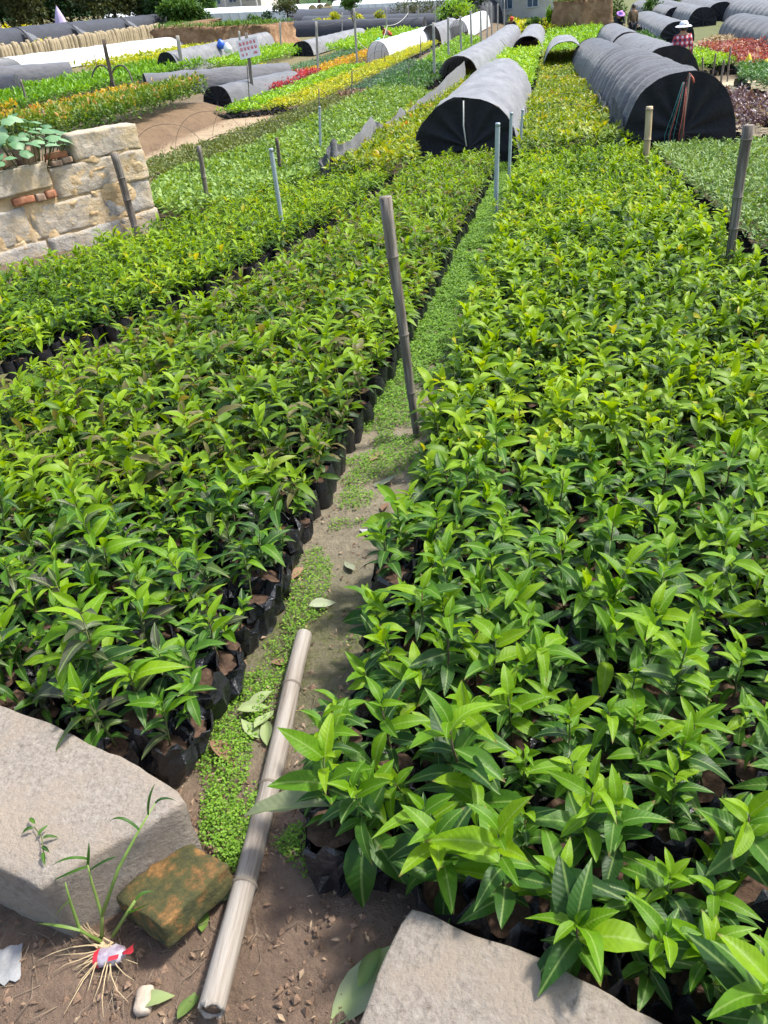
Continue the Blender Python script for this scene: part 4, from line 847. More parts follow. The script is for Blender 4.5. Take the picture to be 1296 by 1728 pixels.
# ------------------------------------------------------------------ net tunnels
def tunnel(label, A, B, w, h, matn, front='curtain', rear='open', rib=.75, sag=.035, seed=1, w2=None, h2=None, group=None, cut=None, endmat='net_black', hoops=False, name='net_tunnel', skirt=0.0, wr=.012):
    """A, B plan points of the front and rear centre. Local y runs along the tunnel."""
    A, B = np.array(A, float), np.array(B, float); w2 = w2 or w; h2 = h2 or h
    ka, kb = mp(*A), mp(*B); A, B, w, h, w2, h2 = A * ka, B * kb, w * ka, h * ka, w2 * kb, h2 * kb
    d = B - A; L = float(np.linalg.norm(d))
    z0, z1 = gz(*A), gz(*B); root = empty(name, (A[0], A[1], z0), math.atan2(d[1], d[0]) - math.pi / 2)
    def sec(th, y, ww, hh):
        c, s_ = math.cos(th), math.sin(th); return Vector((ww / 2 * math.copysign(abs(c) ** .82, -c), y, (z1 - z0) * y / L + hh * max(0.0, s_) ** .88))
    na = 26; ny = max(6, int(L / .11)); rows = []
    for i_ in range(ny + 1):
        t = i_ / ny; y = t * L; ww, hh = w + (w2 - w) * t, h + (h2 - h) * t
        sg_ = sag * (.6 + .8 * abs(noise.noise((y * .45, seed * 3.7, 2)))); s_ = 1 - sg_ * (.5 - .5 * math.cos(2 * math.pi * (y / rib + .12 * noise.noise((y * .4, seed, 5))))) ** .7; row = []
        for j in range(na + 1):
            th = math.pi * j / na; p = sec(th, y, ww * s_, hh * s_); nn = noise.noise((p.x * 2.5 + seed * 9, y * 1.6, p.z * 2.5)) * wr * 1.6 + noise.noise((p.x * 8 + seed, y * 5, p.z * 8)) * wr + abs(noise.noise((p.x * 3 + y * 2.2, seed, p.z * 3 - y * 1.1))) * wr * .9
            r = Vector((p.x, 0, p.z)); r = r.normalized() if r.length else r
            if cut and cut(th, t): p.z = max(p.z, cut(th, t))
            row.append(p + r * nn)
        rows.append(row)
    MB().grid(rows).build('cover', matn, root)
    nh = max(2, int(round(L / rib)) + 1)
    for k in range(nh if (hoops or front == 'open') else 0):
        y = min(L, k * rib); t = y / L; MB().tube([sec(math.pi * j / 14, y, (w + (w2 - w) * t) * .985, (h + (h2 - h) * t) * .985) for j in range(15)], .009, 5).build('hoop', 'wire', root)
    def endcap(y, sg, ww, hh, nm):
        per = [sec(math.pi * j / 34, y, ww * .995, hh * .995) for j in range(35)]; zb = per[0].z
        per += [Vector((ww / 2 * (1 - 2 * j / 12), y, zb)) for j in range(1, 12)]
        c = Vector((.04 * ww, y, zb + hh * .30)); rr = []; n = len(per)
        for f in (0.02, .12, .28, .5, .75, 1.0):
            row = []
            for k, p in enumerate(per):
                v = c.lerp(p, f); fold = math.sin(k * 2 * math.pi * 9 / n + noise.noise((k * .3, seed, 0)) * 2) * .045 * f * (1 - f) * 3.2 + noise.noise((k * .45, f * 3, seed)) * .03 * f * (1 - f) * 4
                v.y += sg * (fold + .06 * (1 - f) ** 2 - .03 * (1 - f) * f * 4); row.append(v)
            rr.append(row)
        return MB().grid(rr, closed=True).build(nm, endmat, root)
    if front == 'curtain':
        cu = endcap(0.0, -1, w, h, 'end_curtain')
        kn = MB(); rr = []
        for i_ in range(6):
            v = i_ / 5; rr.append([Vector((.04 * w + (.018 + .05 * v) * math.cos(2 * math.pi * j / 12) * (1 + .25 * noise.noise((j, v, seed))), -.075 - .02 * v + (.02 + .02 * v) * math.sin(2 * math.pi * j / 12), h * .32 - v * h * .26)) for j in range(12)])
        kn.grid(rr, closed=True).build('gathered_knot', endmat, cu)
    if rear == 'curtain': endcap(L, 1, w2, h2, 'rear_curtain')
    return tag(root, label, 'net tunnel', group), root
t1, _ = tunnel('grey net tunnel with its black end gathered in a knot, left of the path', (-1.36, 13.35), (-1.24, 20.6), 1.66, .98, 'net_grey', 'curtain', 'open', 1.5, .02, 1, 1.45, .95, wr=.028)
MB().tube([(.0, -.07, .97), (-.01, -.10, .62), (.03, -.13, .33)], .011, 6).build('rope', 'rope_pale', t1)
t6, _ = tunnel('big dark ribbed net tunnel with a closed black end and coloured ropes', (1.80, 13.05), (1.42, 19.6), 1.62, 1.12, 'net_dark', 'curtain', 'open', .84, .115, 2, 1.52, 1.06)
for k, (mn, dx) in enumerate((('rope_teal', -.16), ('rope_teal', -.12), ('rope_red', -.10), ('rope_teal', -.07), ('rope_red', .0), ('rope_red', .03))):
    MB().tube([(dx * .3 + .02, -.12, 1.0), (dx * .8, -.16 - .02 * k, .62 + .03 * math.sin(k)), (dx * 1.3 + .02 * math.sin(k * 3), -.15, .34), (dx * 1.2, -.17, .08 + .03 * k)], .005, 5).build('rope', mn, t6)
MB().tube([(.02, -.15, -.1), (.03, -.14, .55), (.05, -.13, 1.10)], .022, 7).build('stake', 'wood_dark', t6)
MB().tube([(.03, -.10, 1.02), (.05, -.13, 1.1), (.10, -.12, 1.04), (.12, -.13, .98)], .016, 6).build('rope', 'rope_red', t6)
tunnel('dark ribbed net tunnel continuing behind the big dark one', (1.41, 19.75), (1.05, 26.6), 1.36, .96, 'net_dark', 'open', 'curtain', .8, .05, 3, 1.25, .85)
tunnel('dark ribbed net tunnel in front of the worker in the plaid shirt', (2.36, 19.6), (2.05, 26.2), 1.38, .98, 'net_mid', 'curtain', 'open', .8, .055, 4, 1.25, .9)
tunnel('dark ribbed tunnel behind the plaid shirted worker, near the man in brown', (2.03, 26.4), (2.0, 34.5), 1.2, .92, 'net_mid', 'open', 'curtain', .9, .05, 5, 1.1, .8)
tunnel('torn grey net tunnel with its side pulled up, behind the plaid shirted worker', (4.28, 34.0), (4.2, 46), 1.25, .66, 'net_mid', 'curtain', 'open', .9, .05, 6, 1.2, .62, cut=lambda th, t: (.30 + .06 * math.sin(t * 60)) if (th < .9 and .08 < t < .75) else 0)
tunnel('small round ended net tunnel directly right of the man in brown', (5.75, 46.7), (5.3, 62), 1.15, .62, 'net_mid', 'curtain', 'open', 1.1, .05, 7)
tunnel('round ended net tunnel above the straw heap, third from the man in brown', (6.2, 41.4), (6.0, 58), 1.2, .72, 'net_mid', 'curtain', 'open', 1.1, .05, 8)
tunnel('ribbed net tunnel with its end hidden behind the straw heap', (7.35, 44.0), (7.3, 62), 1.3, .74, 'net_mid', 'curtain', 'open', 1.0, .05, 9)
tunnel('large dark net tunnel behind the rust red shrubs at the right edge', (6.15, 23.5), (6.25, 33.5), 1.45, .82, 'net_dark', 'curtain', 'curtain', 1.2, .05, 10, 1.3, .75)
tunnel('dark net tunnel at the right edge behind the largest one', (8.3, 32), (8.2, 48), 1.5, .8, 'net_mid', 'curtain', 'open', 1.1, .05, 11)
tunnel('low net tunnel in the top right corner under the trees', (10.3, 48), (10.2, 66), 1.6, .9, 'net_mid', 'curtain', 'open', 1.1, .05, 12)
tunnel('grey net tunnel with an open mouth behind the sagging net', (-2.72, 25.3), (-2.42, 34.6), 1.22, .80, 'net_grey', 'open', 'open', 1.1, .025, 13, 1.18, .70)
tunnel('grey net tunnel continuing to the worker in the red cap', (-2.42, 34.9), (-2.3, 47.5), 1.16, .68, 'net_grey', 'open', 'open', 1.2, .03, 14, 1.1, .58)
tunnel('open ended grey tunnel with hoops showing inside, right of the red cap', (-1.0, 32.8), (-1.0, 43.5), 1.14, .74, 'net_grey', 'open', 'curtain', .8, .03, 15, 1.1, .66)
tunnel('short bluish net cover raised over the orange tipped seedlings', (.27, 25.6), (.25, 30.5), 1.25, .88, 'net_grey', 'open', 'open', 1.2, .03, 16, 1.2, .80, cut=lambda th, t: (.42 * (1 - t) + .1) if th < 1.0 else 0)
tunnel('long low grey tunnel lying across behind the red tipped hedge', (-13.8, 28.2), (-9.5, 31.0), 1.1, .62, 'net_mid', 'curtain', 'open', 1.5, .03, 17, 1.2, .75)
tunnel('low dark grey tunnel with a black end beside the sign post', (-9.75, 24.3), (-9.15, 30.0), .95, .56, 'net_mid', 'curtain', 'open', 1.5, .03, 18)
tunnel('ribbed pale grey tunnel below the earth bank', (-15.4, 33.8), (-15.6, 47.5), .95, .88, 'net_grey', 'curtain', 'open', .6, .10, 19, 1.1, .9)
tunnel('smooth grey low tunnel at the left edge under the white film', (-18.9, 32.4), (-23.6, 29.0), 1.2, .74, 'net_mid', 'open', 'open', 1.6, .02, 20)
tunnel('dark blue black tunnel end at the left edge above the squash plant', (-16.9, 25.6), (-21.5, 23.6), 1.3, .86, 'net_navy', 'curtain', 'open', 1.5, .03, 21, endmat='net_navy')
for k, (y0, y1) in enumerate(((42, 54.5), (54.9, 61.0), (61.4, 69.5), (69.9, 78))):
    tunnel('black net tunnel beyond the straw fence, %s from the left edge' % ordinal(k), (-35.4, y0), (-35.2, y1), 2.1, 1.35, 'net_navy', 'open', 'open', 2.2, .03, 22 + k, group='black tunnels beyond the straw fence')
tunnel('grey tunnel partly covered with white film in the middle distance', (-12.55, 43.8), (-12.3, 56.5), 1.15, .66, 'net_grey', 'curtain', 'open', 1.5, .03, 27)
tunnel('white film tunnel near the crouching worker in red', (-7.7, 38.9), (-6.75, 49.0), 1.05, .80, 'film_white', 'open', 'open', 1.2, .03, 28, 1.2, .85, name='film_tunnel')
tunnel('grey net tunnel behind the concrete posts, left of the white one', (-6.3, 46.2), (-6.2, 55), 1.1, .95, 'net_grey', 'open', 'open', 1.2, .03, 29)
tunnel('white film tunnel behind the row of concrete posts', (-5.3, 50.2), (-5.0, 63), 1.15, .95, 'film_white', 'open', 'open', 1.2, .03, 30, name='film_tunnel')
tunnel('long white film cover stretched low before the straw fence', (-24.3, 36.0), (-22.2, 50.5), 2.4, .72, 'film_white', 'open', 'open', 2.5, .03, 31, name='film_tunnel')
tunnel('long black net tunnel below the yellow bushes', (-26, 61.5), (-8.6, 60.5), 1.8, 1.0, 'net_navy', 'curtain', 'curtain', 2.5, .03, 32)

# loose nets: a sheet given by columns (top point, bottom point)
def sheet(label, cols, matn, seed, sub=7, nv=9, wav=.05, thick_side=None, name='fallen_net', cat='net'):
    rows = []
    for k in range(len(cols) - 1):
        for j in range(sub):
            t = j / sub; a0, b0 = Vector(cols[k][0]), Vector(cols[k][1]); a1, b1 = Vector(cols[k + 1][0]), Vector(cols[k + 1][1]); rows.append((a0.lerp(a1, t), b0.lerp(b1, t)))
    rows.append((Vector(cols[-1][0]), Vector(cols[-1][1]))); R_ = []
    for i_, (a_, b_) in enumerate(rows):
        row = []
        for j in range(nv + 1):
            v = j / nv; p = a_.lerp(b_, v); p.x += wav * noise.noise((i_ * .33, v * 2.4, seed)) + wav * .8 * math.sin(i_ * 1.1 + v * 1.5) * v; p.y += wav * noise.noise((i_ * .4, v * 2, seed + 5)); p.z += .015 * noise.noise((i_ * .6, v * 3, seed + 9)); row.append(p)
        R_.append(row)
    return tag(MB().grid(R_).build(name, matn), label, cat)
def pc(x, y, Y):
    p = atY(x, y, Y); return tuple(atY(x, y, Y * mp(p[0], Y)))
cols = []
for (x, yt, yb, Y) in ((537, 276, 300, 12.3), (550, 255, 300, 12.4), (562, 233, 300, 12.5), (572, 244, 298, 12.7), (590, 238, 285, 13.1), (610, 218, 272, 13.8), (626, 196, 258, 14.8), (634, 205, 250, 15.2), (648, 211, 240, 15.6), (662, 200, 235, 16.1), (677, 181, 226, 16.7), (686, 189, 220, 17.4), (700, 176, 212, 18.1), (717, 160, 200, 18.9), (735, 150, 190, 19.9), (757, 126, 168, 22.0), (784, 103, 140, 24.3)):
    a_, b_ = Vector(pc(x, yt, Y)), Vector(pc(x, yb, Y)); cols.append((a_, (b_.x + .05, b_.y, b_.z)))
sheet('sagging grey net hanging in peaks along the orange tipped seedlings', cols, 'net_mid', 4, 6, 10, .05)
cols = []
for (x, yt, yb, Y) in ((985, 112, 150, 24.0), (992, 120, 165, 22.0), (1000, 135, 185, 20.0), (1006, 150, 205, 18.0), (1012, 160, 222, 16.5), (1020, 178, 232, 15.2)):
    cols.append((pc(x, yt, Y), pc(x + 3, yb, Y)))
sheet('rumpled dark net hanging along the left foot of the big dark tunnel', cols, 'net_mid', 8, 8, 9, .09)
cols = [(pc(1034, 160, 14.2), pc(1018, 246, 14.2)), (pc(1042, 176, 13.9), pc(1034, 254, 13.9)), (pc(1052, 205, 13.4), pc(1056, 262, 13.5))]
sheet('dark blue net flap standing out beside the big dark tunnel', cols, 'net_navy', 12, 8, 9, .05)
for k, (Y, dx) in enumerate(((54.7, 0), (61.2, 0), (69.7, 0))):
    cols = [((-34.3 + .1 * j, Y - .5 + .25 * j, gz(-34.3, Y) + 1.25 - .16 * j), (-32.6 + .1 * j, Y - 1.6 + .3 * j, gz(-32.6, Y) + .15)) for j in range(4)]
    sheet('twisted net flap hanging where the black tunnels meet, %s from the left' % ordinal(k), cols, 'net_mid', 20 + k, 5, 8, .18)

# ------------------------------------------------------------------ posts, wires, hoops
def post(px, py, ptop, label, w=.10, matn='concrete_post', dz=0.0, px1=None, name='concrete_post', A=None):
    A = ag(px, py, dz) if A is None else np.array(A, float); A[2] = gz(A[0], A[1]); d = ray(px1 if px1 is not None else px - (870 - px) * .000405 * (py - ptop), ptop); n = np.array((A[0], A[1], 0)); n /= np.linalg.norm(n); B = d * (np.dot(n, A) / np.dot(d, n)) + np.array((0, 0, CH))
    L = float(np.linalg.norm(B - A)); o_ = rough_block((w, w * .9, L + .2), px * .1, 8, .012, .006, 4).build(name, matn); o_.location = (A + B) / 2 - np.array((0, 0, .1))
    o_.rotation_euler = Vector(B - A).to_track_quat('Z', 'Y').to_euler(); tag(o_, label, 'post'); return B
posts = [(733, 142, 38, 731), (757, 110, 29, 756), (778, 99, 27, 777), (796, 89, 18, 794), (812, 76, 18, 811), (822, 67, 7, 822), (830, 60, 5, 829), (840, 53, 6, 840), (851, 48, 0, 851)]
tops = [post(x, y, t, 'weathered concrete post beside the far grey tunnels, %s of the row from the front' % ordinal(k), px1=x1) for k, (x, y, t, x1) in enumerate(posts)]
t_a = [post(537, 133, 36, 'concrete post standing right of the crimson bed', px1=533), post(603, 114, 14, 'tall concrete post behind the orange bed, its top in the leaves of a tree', px1=597), post(653, 78, 11, 'concrete post beside the crouching worker in red', px1=651), post(689, 60, 10, 'concrete post above the white film tunnel with a sagging rope', px1=688)]
post(577, 72, 21, 'thin post at the far end of the grey and white tunnel', .07, px1=577); post(474, 93, 36, 'concrete post in front of the low black tunnel, right of the sign', px1=472)
post(195, 164, 66, 'dark wooden post standing before the white film on the left', .13, 'wood_dark', px1=174, name='wooden_post')
post(309, 128, 60, 'thick grey post at the mouth of the ribbed tunnel', .16, px1=299); post(407, 110, 52, 'concrete post behind the sign, in front of the earth bank', px1=403)
SIGN_TOP = post(428, 174, 55, 'grey wooden post carrying the white and red sign', .11, 'bamboo_grey', px1=415, name='sign_post')
post(735, 60, 5, 'thin post with a rope in front of the black shade roofs', .08, px1=734); post(706, 60, 8, 'concrete post next to the rope post before the shade roofs', .09, px1=705)
for k, (x0, y0, x1, y1) in enumerate(((1185, 140, 1186, 97), (1201, 135, 1208, 90), (1213, 160, 1222, 101), (1227, 138, 1233, 80), (1168, 128, 1168, 88))):
    stake(x0, y0, x1, y1, .026, 'thin bare stake on the sandy track, %s of the loose row' % ['second', 'third', 'nearest', 'tallest', 'leftmost'][k], 'bamboo_grey', (.4, .7), 40 + k)
stake(1128, 128, 1125, 76, .014, 'pale thin pole before the closed end of the middle dark tunnel', 'rope_pale', (.5,), 46)
for k, (x0, y0, x1, y1, lb) in enumerate(((594, 180, 594, 120, 'thin pale pole in the middle of the yellow green bed'), (650, 118, 649, 88, 'thin short pole before the white film tunnel'), (422, 190, 417, 108, 'thin white rod close beside the sign post'), (318, 48, 314, 17, 'thin bare pole on the earth bank left of the white wall'), (540, 206, 538, 150, 'thin rod rising from the olive bed'), (711, 116, 709, 60, 'thin rod behind the dark green bed'), (166, 128, 158, 86, 'thin dark rod before the white film on the left'), (690, 150, 689, 105, 'thin rod in the grey green bed'))):
    stake(x0, y0, x1, y1, .016, lb, 'bamboo_grey', (.5,), 70 + k, name='thin_pole')
def cable(label, P0, P1, sagm, r=.006, matn='wire', name='cable'):
    P0, P1 = Vector(P0), Vector(P1); pts = []
    for j in range(15):
        t = j / 14; p = P0.lerp(P1, t); p.z -= sagm * 4 * t * (1 - t); pts.append(p)
    tag(MB().tube(pts, r, 5).build(name, matn), label, 'cable')
for k in range(len(tops) - 1):
    cable('thin wire strung between concrete posts %s and %s of the row' % (ordinal(k), ordinal(k + 1)), Vector(tops[k]) - Vector((0, 0, .1)), Vector(tops[k + 1]) - Vector((0, 0, .1)), .05, .005)
for k in range(3): cable('thin wire strung from the %s post of the middle field row' % ordinal(k), Vector(t_a[k]) - Vector((0, 0, .15)), Vector(t_a[k + 1]) - Vector((0, 0, .15)), .12, .006)
cable('pale rope sagging between the posts above the white film tunnel', Vector(t_a[1]) - Vector((0, 0, 1.1)), Vector(t_a[2]) - Vector((0, 0, .9)), .75, .014, 'rope_pale', 'rope')
cable('pale rope slung from the post above the white film tunnel', Vector(t_a[2]) - Vector((0, 0, .9)), Vector(t_a[3]) - Vector((0, 0, .4)), .2, .014, 'rope_pale', 'rope')
def hoop(X, Y, w, h, label, group, tilt=0.0, r=.004, rz=0.0):
    k_ = mp(X, Y); X, Y, w, h = X * k_, Y * k_, w * k_, h * k_
    mb = MB(); mb.tube([(w / 2 * -math.copysign(abs(math.cos(t)) ** .85, math.cos(t)), tilt * math.sin(t), h * max(0.0, math.sin(t)) ** .9 - .03) for t in [math.pi * j / 18 for j in range(19)]], r, 5)
    tag(mb.build('wire_hoop', 'wire', None, True, (X, Y, gz(X, Y)), (0, 0, rz)), label, 'hoop', group)
for k in range(8): hoop(-4.55 + .06 * k, 11.6 + 1.45 * k, 1.6, .95, 'bare wire hoop over the pale green bed, %s from the wall' % ordinal(k), 'bare hoops over the pale green bed', .15 * math.sin(k * 2), rz=.1)
for k in range(7): hoop(-6.9 + .22 * k, 14.4 + 1.5 * k, 1.5, .9, 'bare wire hoop over the olive bed, %s from the wall' % ordinal(k), 'bare hoops over the olive bed', .2 * math.sin(k * 3), rz=.25)
for k in range(6): hoop(.28, 15.5 + 1.55 * k, 1.42, .55, 'low wire hoop over the orange tipped right bed, %s from the front' % ordinal(k), 'hoops between the two big tunnels', .1 * math.sin(k * 2))
for k in range(5): hoop(-7.0 + .2 * k, 25 + 2.6 * k, 1.3, .75, 'bare wire hoop over the yellow green bed, %s from the front' % ordinal(k), 'bare hoops over the yellow green bed', .1)
# two dark bent hoops near the wooden post
for k, x in enumerate((168, 200)):
    p = ag(x + 8, 165, 0); hoop(p[0], p[1], .9, .95, 'thick dark hoop %s of the dark wooden post' % ('left' if k == 0 else 'right'), 'thick hoops at the wooden post', .3, .028)
# bamboo lying by the dirt
pa, pb = ag(252, 272, .03), ag(305, 263, .03); bamboo('bamboo_pole', 'thin pale bamboo lying on the bare dirt beyond the wall', pa, pb, .03, .025, (.3, .7), 'bamboo_grey', 60)

# ------------------------------------------------------------------ sign
sb = empty('sign_board'); d = ray(419, 79); pS = np.array(SIGN_TOP) - np.array((0, 0, .40)); toC = np.array((-pS[0], -pS[1], 0)); toC /= np.linalg.norm(toC)
pS = pS + toC * .10; sb.location = pS; sb.rotation_euler = (0, math.radians(-6), math.atan2(toC[1], toC[0]) + math.pi / 2)
MB().box((0, 0, 0), (.64, .02, .50)).build('panel', 'sign_white', sb, False)
def strokes(x, z, s_, seed, name='lettering'):
    r_ = random.Random(seed); mb = MB()
    for k in range(3): mb.box((x, -.0125, z + s_ * (-.34 + .34 * k)), (s_ * r_.uniform(.6, .9), .004, s_ * .11))
    for k in range(2): mb.box((x + s_ * r_.uniform(-.3, .3), -.0132, z), (s_ * .11, .004, s_ * r_.uniform(.6, .95)))
    mb.box((x + s_ * .15, -.0126, z - s_ * .1), (s_ * .11, .0035, s_ * .6), Matrix.Rotation(.7, 3, 'Y')); mb.build(name, 'sign_red', sb, False)
for k in range(5): strokes(-.22 + .11 * k, .14, .10, k)
for k in range(5): strokes(-.22 + .11 * k, .0, .10, 10 + k)
for k in range(4): strokes(-.22 + .06 * (k + (k > 0)) + (.18 if k > 1 else 0), -.145, .075, 20 + k)
tag(sb, 'white board with red characters nailed to a post beside the low tunnels', 'sign')

# ------------------------------------------------------------------ straw fence, umbrella, banks
fence = empty('straw_fence', (-27.2, 33.0, 0)); tag(fence, 'fence of pale upright straw bundles behind the white film', 'fence')
bun = []
for k in range(5):
    mb = MB(); rows = []
    for i_, (z, r) in enumerate(((0, .9), (.25, 1.05), (.33, .92), (.5, 1.05), (.8, 1.1), (.95, .95), (1.0, .6))):
        rows.append([(r * .14 * math.cos(2 * math.pi * j / 8) * (1 + .2 * noise.noise((j * 2.1, z * 3, k))), r * .12 * math.sin(2 * math.pi * j / 8), z * 1.02 + (.05 * noise.noise((j, k, 1)) if z > .9 else 0)) for j in range(8)])
    mb.grid(rows, closed=True); n = len(mb.v); mb.f.append(tuple(range(n - 8, n))); mb.m.append(0); bun.append(mb.mesh('straw_bundle', 'straw_bundle_mat' if 'straw_bundle_mat' in MAT else 'bamboo_tan'))
plain('straw_pale', [(.25, (.17, .13, .075)), (.45, (.32, .26, .165)), (.7, (.45, .38, .26))], 9, .9, .7, .03, 30, .2, 6, 0, (3, 3, .6))
for me in bun: me.materials[0] = MAT['straw_pale']
for k in range(112):
    y = k * .285; x = -1.7 * (y / 31.0) ** 1.2
    link('straw_bundle', bun[k % 5], fence, (x + random.uniform(-.04, .04), y, gz(-27.2 + x, 33 + y) - .04), (random.uniform(-.06, .06), random.uniform(-.08, .08), random.uniform(0, 6)), (1, 1, random.uniform(.92, 1.08)))
um_b = atY(106, 50, 72); um = empty('umbrella', (um_b[0], um_b[1], gz(um_b[0], um_b[1]))); uz = atY(95, 10, 72)[2] - gz(um_b[0], um_b[1])
rows = []
for z, r in ((-.0, .02), (-.3, .16), (-.9, .33), (-1.6, .46), (-2.0, .50)):
    rows.append([((r * (1 + .28 * (1 if j % 2 else -1) * min(1, -z))) * math.cos(2 * math.pi * j / 16), (r * (1 + .28 * (1 if j % 2 else -1) * min(1, -z))) * math.sin(2 * math.pi * j / 16), uz + z) for j in range(16)])
MB().grid(rows, closed=True).build('canopy', 'umbrella_cloth', um); MB().tube([(0, 0, 0), (0, 0, uz + .1)], .035, 8).build('pole', 'wood_dark', um)
tag(um, 'folded lilac parasol standing in front of the dark trees', 'umbrella')
def bank(label, outline, hgt, matn, seed, name='earth_bank', grass=True, cat='bank', lean=.0):
    """steep cut earth bank: outline in plan (closed), grass on top"""
    P = [Vector(p) for p in outline]; pts = []
    for k in range(len(P)):
        for j in range(9): pts.append(P[k].lerp(P[(k + 1) % len(P)], j / 9))
    c = sum(pts, Vector((0, 0))) / len(pts); rows = []
    for v, f in ((0, 1.0), (.15, .97), (.4, .94), (.65, .92), (.85, .91), (.97, .90), (1.0, .86), (1.02, .6), (1.03, .3), (1.0, .02)):
        row = []
        for p in pts:
            q_ = c.lerp(p, f); n_ = noise.noise((p.x * .9, p.y * .9, v * 4 + seed)); r_ = noise.noise((p.x * 2.6, p.y * 2.6, v * 7 + seed))
            row.append((q_.x + .22 * n_ + .08 * r_, q_.y + .22 * n_ - .08 * r_, gz(p.x, p.y) - .1 + (hgt + .1) * v * (1 + .1 * noise.noise((p.x * .5, p.y * .5, seed)))))
        rows.append(row)
    root = empty(name, (0, 0, 0)); MB().grid(rows, closed=True).build('soil_face', matn, root)
    if grass:
        q = np.random.default_rng(seed); M = 2600; xs = np.array([p.x for p in pts]); ys = np.array([p.y for p in pts]); w_ = q.random((M, 1)) ** .5; k = q.integers(0, len(pts), M)
        b_ = np.stack([c.x + (xs[k] - c.x) * w_[:, 0] * .92, c.y + (ys[k] - c.y) * w_[:, 0] * .92], -1); zz = ground(b_[:, 0], b_[:, 1]) + hgt * 1.0
        V, Q, K = leaves_np(np.column_stack([b_, zz]), q.uniform(0, 6.28, M), q.uniform(.3, 1.3, M), q.uniform(.15, .4, M), q.uniform(.03, .09, M), 1, .1, .4, .2)
        g_ = link('grass', np_mesh('grass', V, Q, 'fol_tree_mid', None, np.repeat(q.uniform(.2, 1, M), K)), root); g_['kind'] = 'stuff'
    return tag(root, label, cat)
bank('steep cut bank of bare orange earth with grass on top behind the sign', [(-23.5, 49.5), (-19, 48.8), (-15.6, 49.6), (-15.4, 54), (-24, 56)], 1.15, 'earth', 3)
# earth mound by the tunnels
km = mp(1.2, 46)
bank('flat topped heap of brown earth behind the tunnels near the grey house', [(x_ * km, y_ * km) for x_, y_ in ((-.35, 45.5), (1.2, 44.8), (2.75, 45.2), (2.6, 48.5), (.2, 49))], 1.35 * km, 'earth', 9, 'earth_mound', True, 'mound')
# straw heap on the right
q = np.random.default_rng(9); M = 2600; rr = np.sqrt(q.random(M)); th = q.uniform(0, 6.28, M); km = mp(5.05, 29.6); sx_, sy_ = km * (5.05 + rr * np.cos(th) * .75), km * (29.6 + rr * np.sin(th) * 2.2); sz_ = ground(sx_, sy_) + .42 * (1 - rr ** 2) + .03
V, Q, K = leaves_np(np.stack([sx_, sy_, sz_], -1), q.uniform(0, 6.28, M), q.normal(.1, .35, M), q.uniform(.12, .3, M), q.uniform(.03, .08, M), 1, .1, .2, .2)
tag(link('straw_heap', np_mesh('straw_heap', V, Q, 'fol_straw', None, np.repeat(q.random(M), K))), 'heap of dry straw and stalks behind the plaid shirted worker', 'heap', kind='stuff')
# dry leaf litter on the dirt area
q = np.random.default_rng(12); M = 1500; lx, ly = q.uniform(-8.9, -6.2, M), q.uniform(13, 22.5, M); keep = np.array([noise.noise((lx[k] * .8, ly[k] * .8, 2)) > -.02 for k in range(M)]); lx, ly = lx[keep], ly[keep]; M = len(lx)
V, Q, K = leaves_np(np.stack([lx, ly, ground(lx, ly) + .03], -1), q.uniform(0, 6.28, M), q.normal(0, .3, M), q.uniform(.04, .10, M), q.uniform(.02, .05, M), 1, .1, .2, .3)
tag(link('litter', np_mesh('litter', V, Q, 'fol_litter', None, np.repeat(q.random(M), K))), 'dead brown leaves scattered over the bare dirt', 'litter', kind='stuff')

# ------------------------------------------------------------------ trees and bushes
def tree(label, x, y, hgt, rad, matn, seed, low=.12, n=2600, leaf=.30, name='tree', trunk=True, cat='tree', squash=1.0, clumps=16):
    q = np.random.default_rng(seed); z0 = gz(x, y); root = empty(name, (x, y, z0))
    cz = hgt * (low + 1) / 2; rz = hgt * (1 - low) / 2
    cc = q.normal(0, 1, (clumps, 3)); cc /= np.linalg.norm(cc, axis=1)[:, None]; cc *= q.uniform(.35, .85, (clumps, 1)); cr = q.uniform(.28, .5, clumps)
    k = q.integers(0, clumps, n); v = q.normal(0, 1, (n, 3)); v /= np.linalg.norm(v, axis=1)[:, None]; v *= q.uniform(.55, 1.05, (n, 1)) ** .6
    P = cc[k] + v * cr[k][:, None]; P = np.stack([P[:, 0] * rad, P[:, 1] * rad, cz + P[:, 2] * rz * squash], -1); P[:, 2] = np.maximum(P[:, 2], .05 * hgt)
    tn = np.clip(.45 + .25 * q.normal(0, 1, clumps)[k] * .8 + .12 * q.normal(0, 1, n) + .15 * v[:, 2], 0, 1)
    V, Q, K = leaves_np(P, q.uniform(0, 6.28, n), q.normal(.1, .6, n), leaf * q.uniform(.6, 1.4, n), leaf * .6 * q.uniform(.6, 1.3, n), 1, .2, .3, .3, q.normal(0, .6, n))
    link('crown', np_mesh('crown', V, Q, matn, None, np.repeat(tn, K)), root)
    if trunk:
        mb = MB(); tr = max(.05, hgt * .018); top = cz * 1.2
        mb.tube([(0, 0, -.2), (.1 * q.normal(), .1 * q.normal(), top * .4), (.2 * q.normal(), .2 * q.normal(), top)], [tr * 1.3, tr, tr * .4], 8)
        for j in range(6):
            c_ = cc[j]; zb = top * q.uniform(.3, .8); mb.tube([(0, 0, zb), (c_[0] * rad * .5, c_[1] * rad * .5, (zb + cz + c_[2] * rz) / 2), (c_[0] * rad, c_[1] * rad, cz + c_[2] * rz)], [tr * .5, tr * .3, tr * .12], 5)
        mb.build('trunk', 'bark', root)
    return tag(root, label, cat)
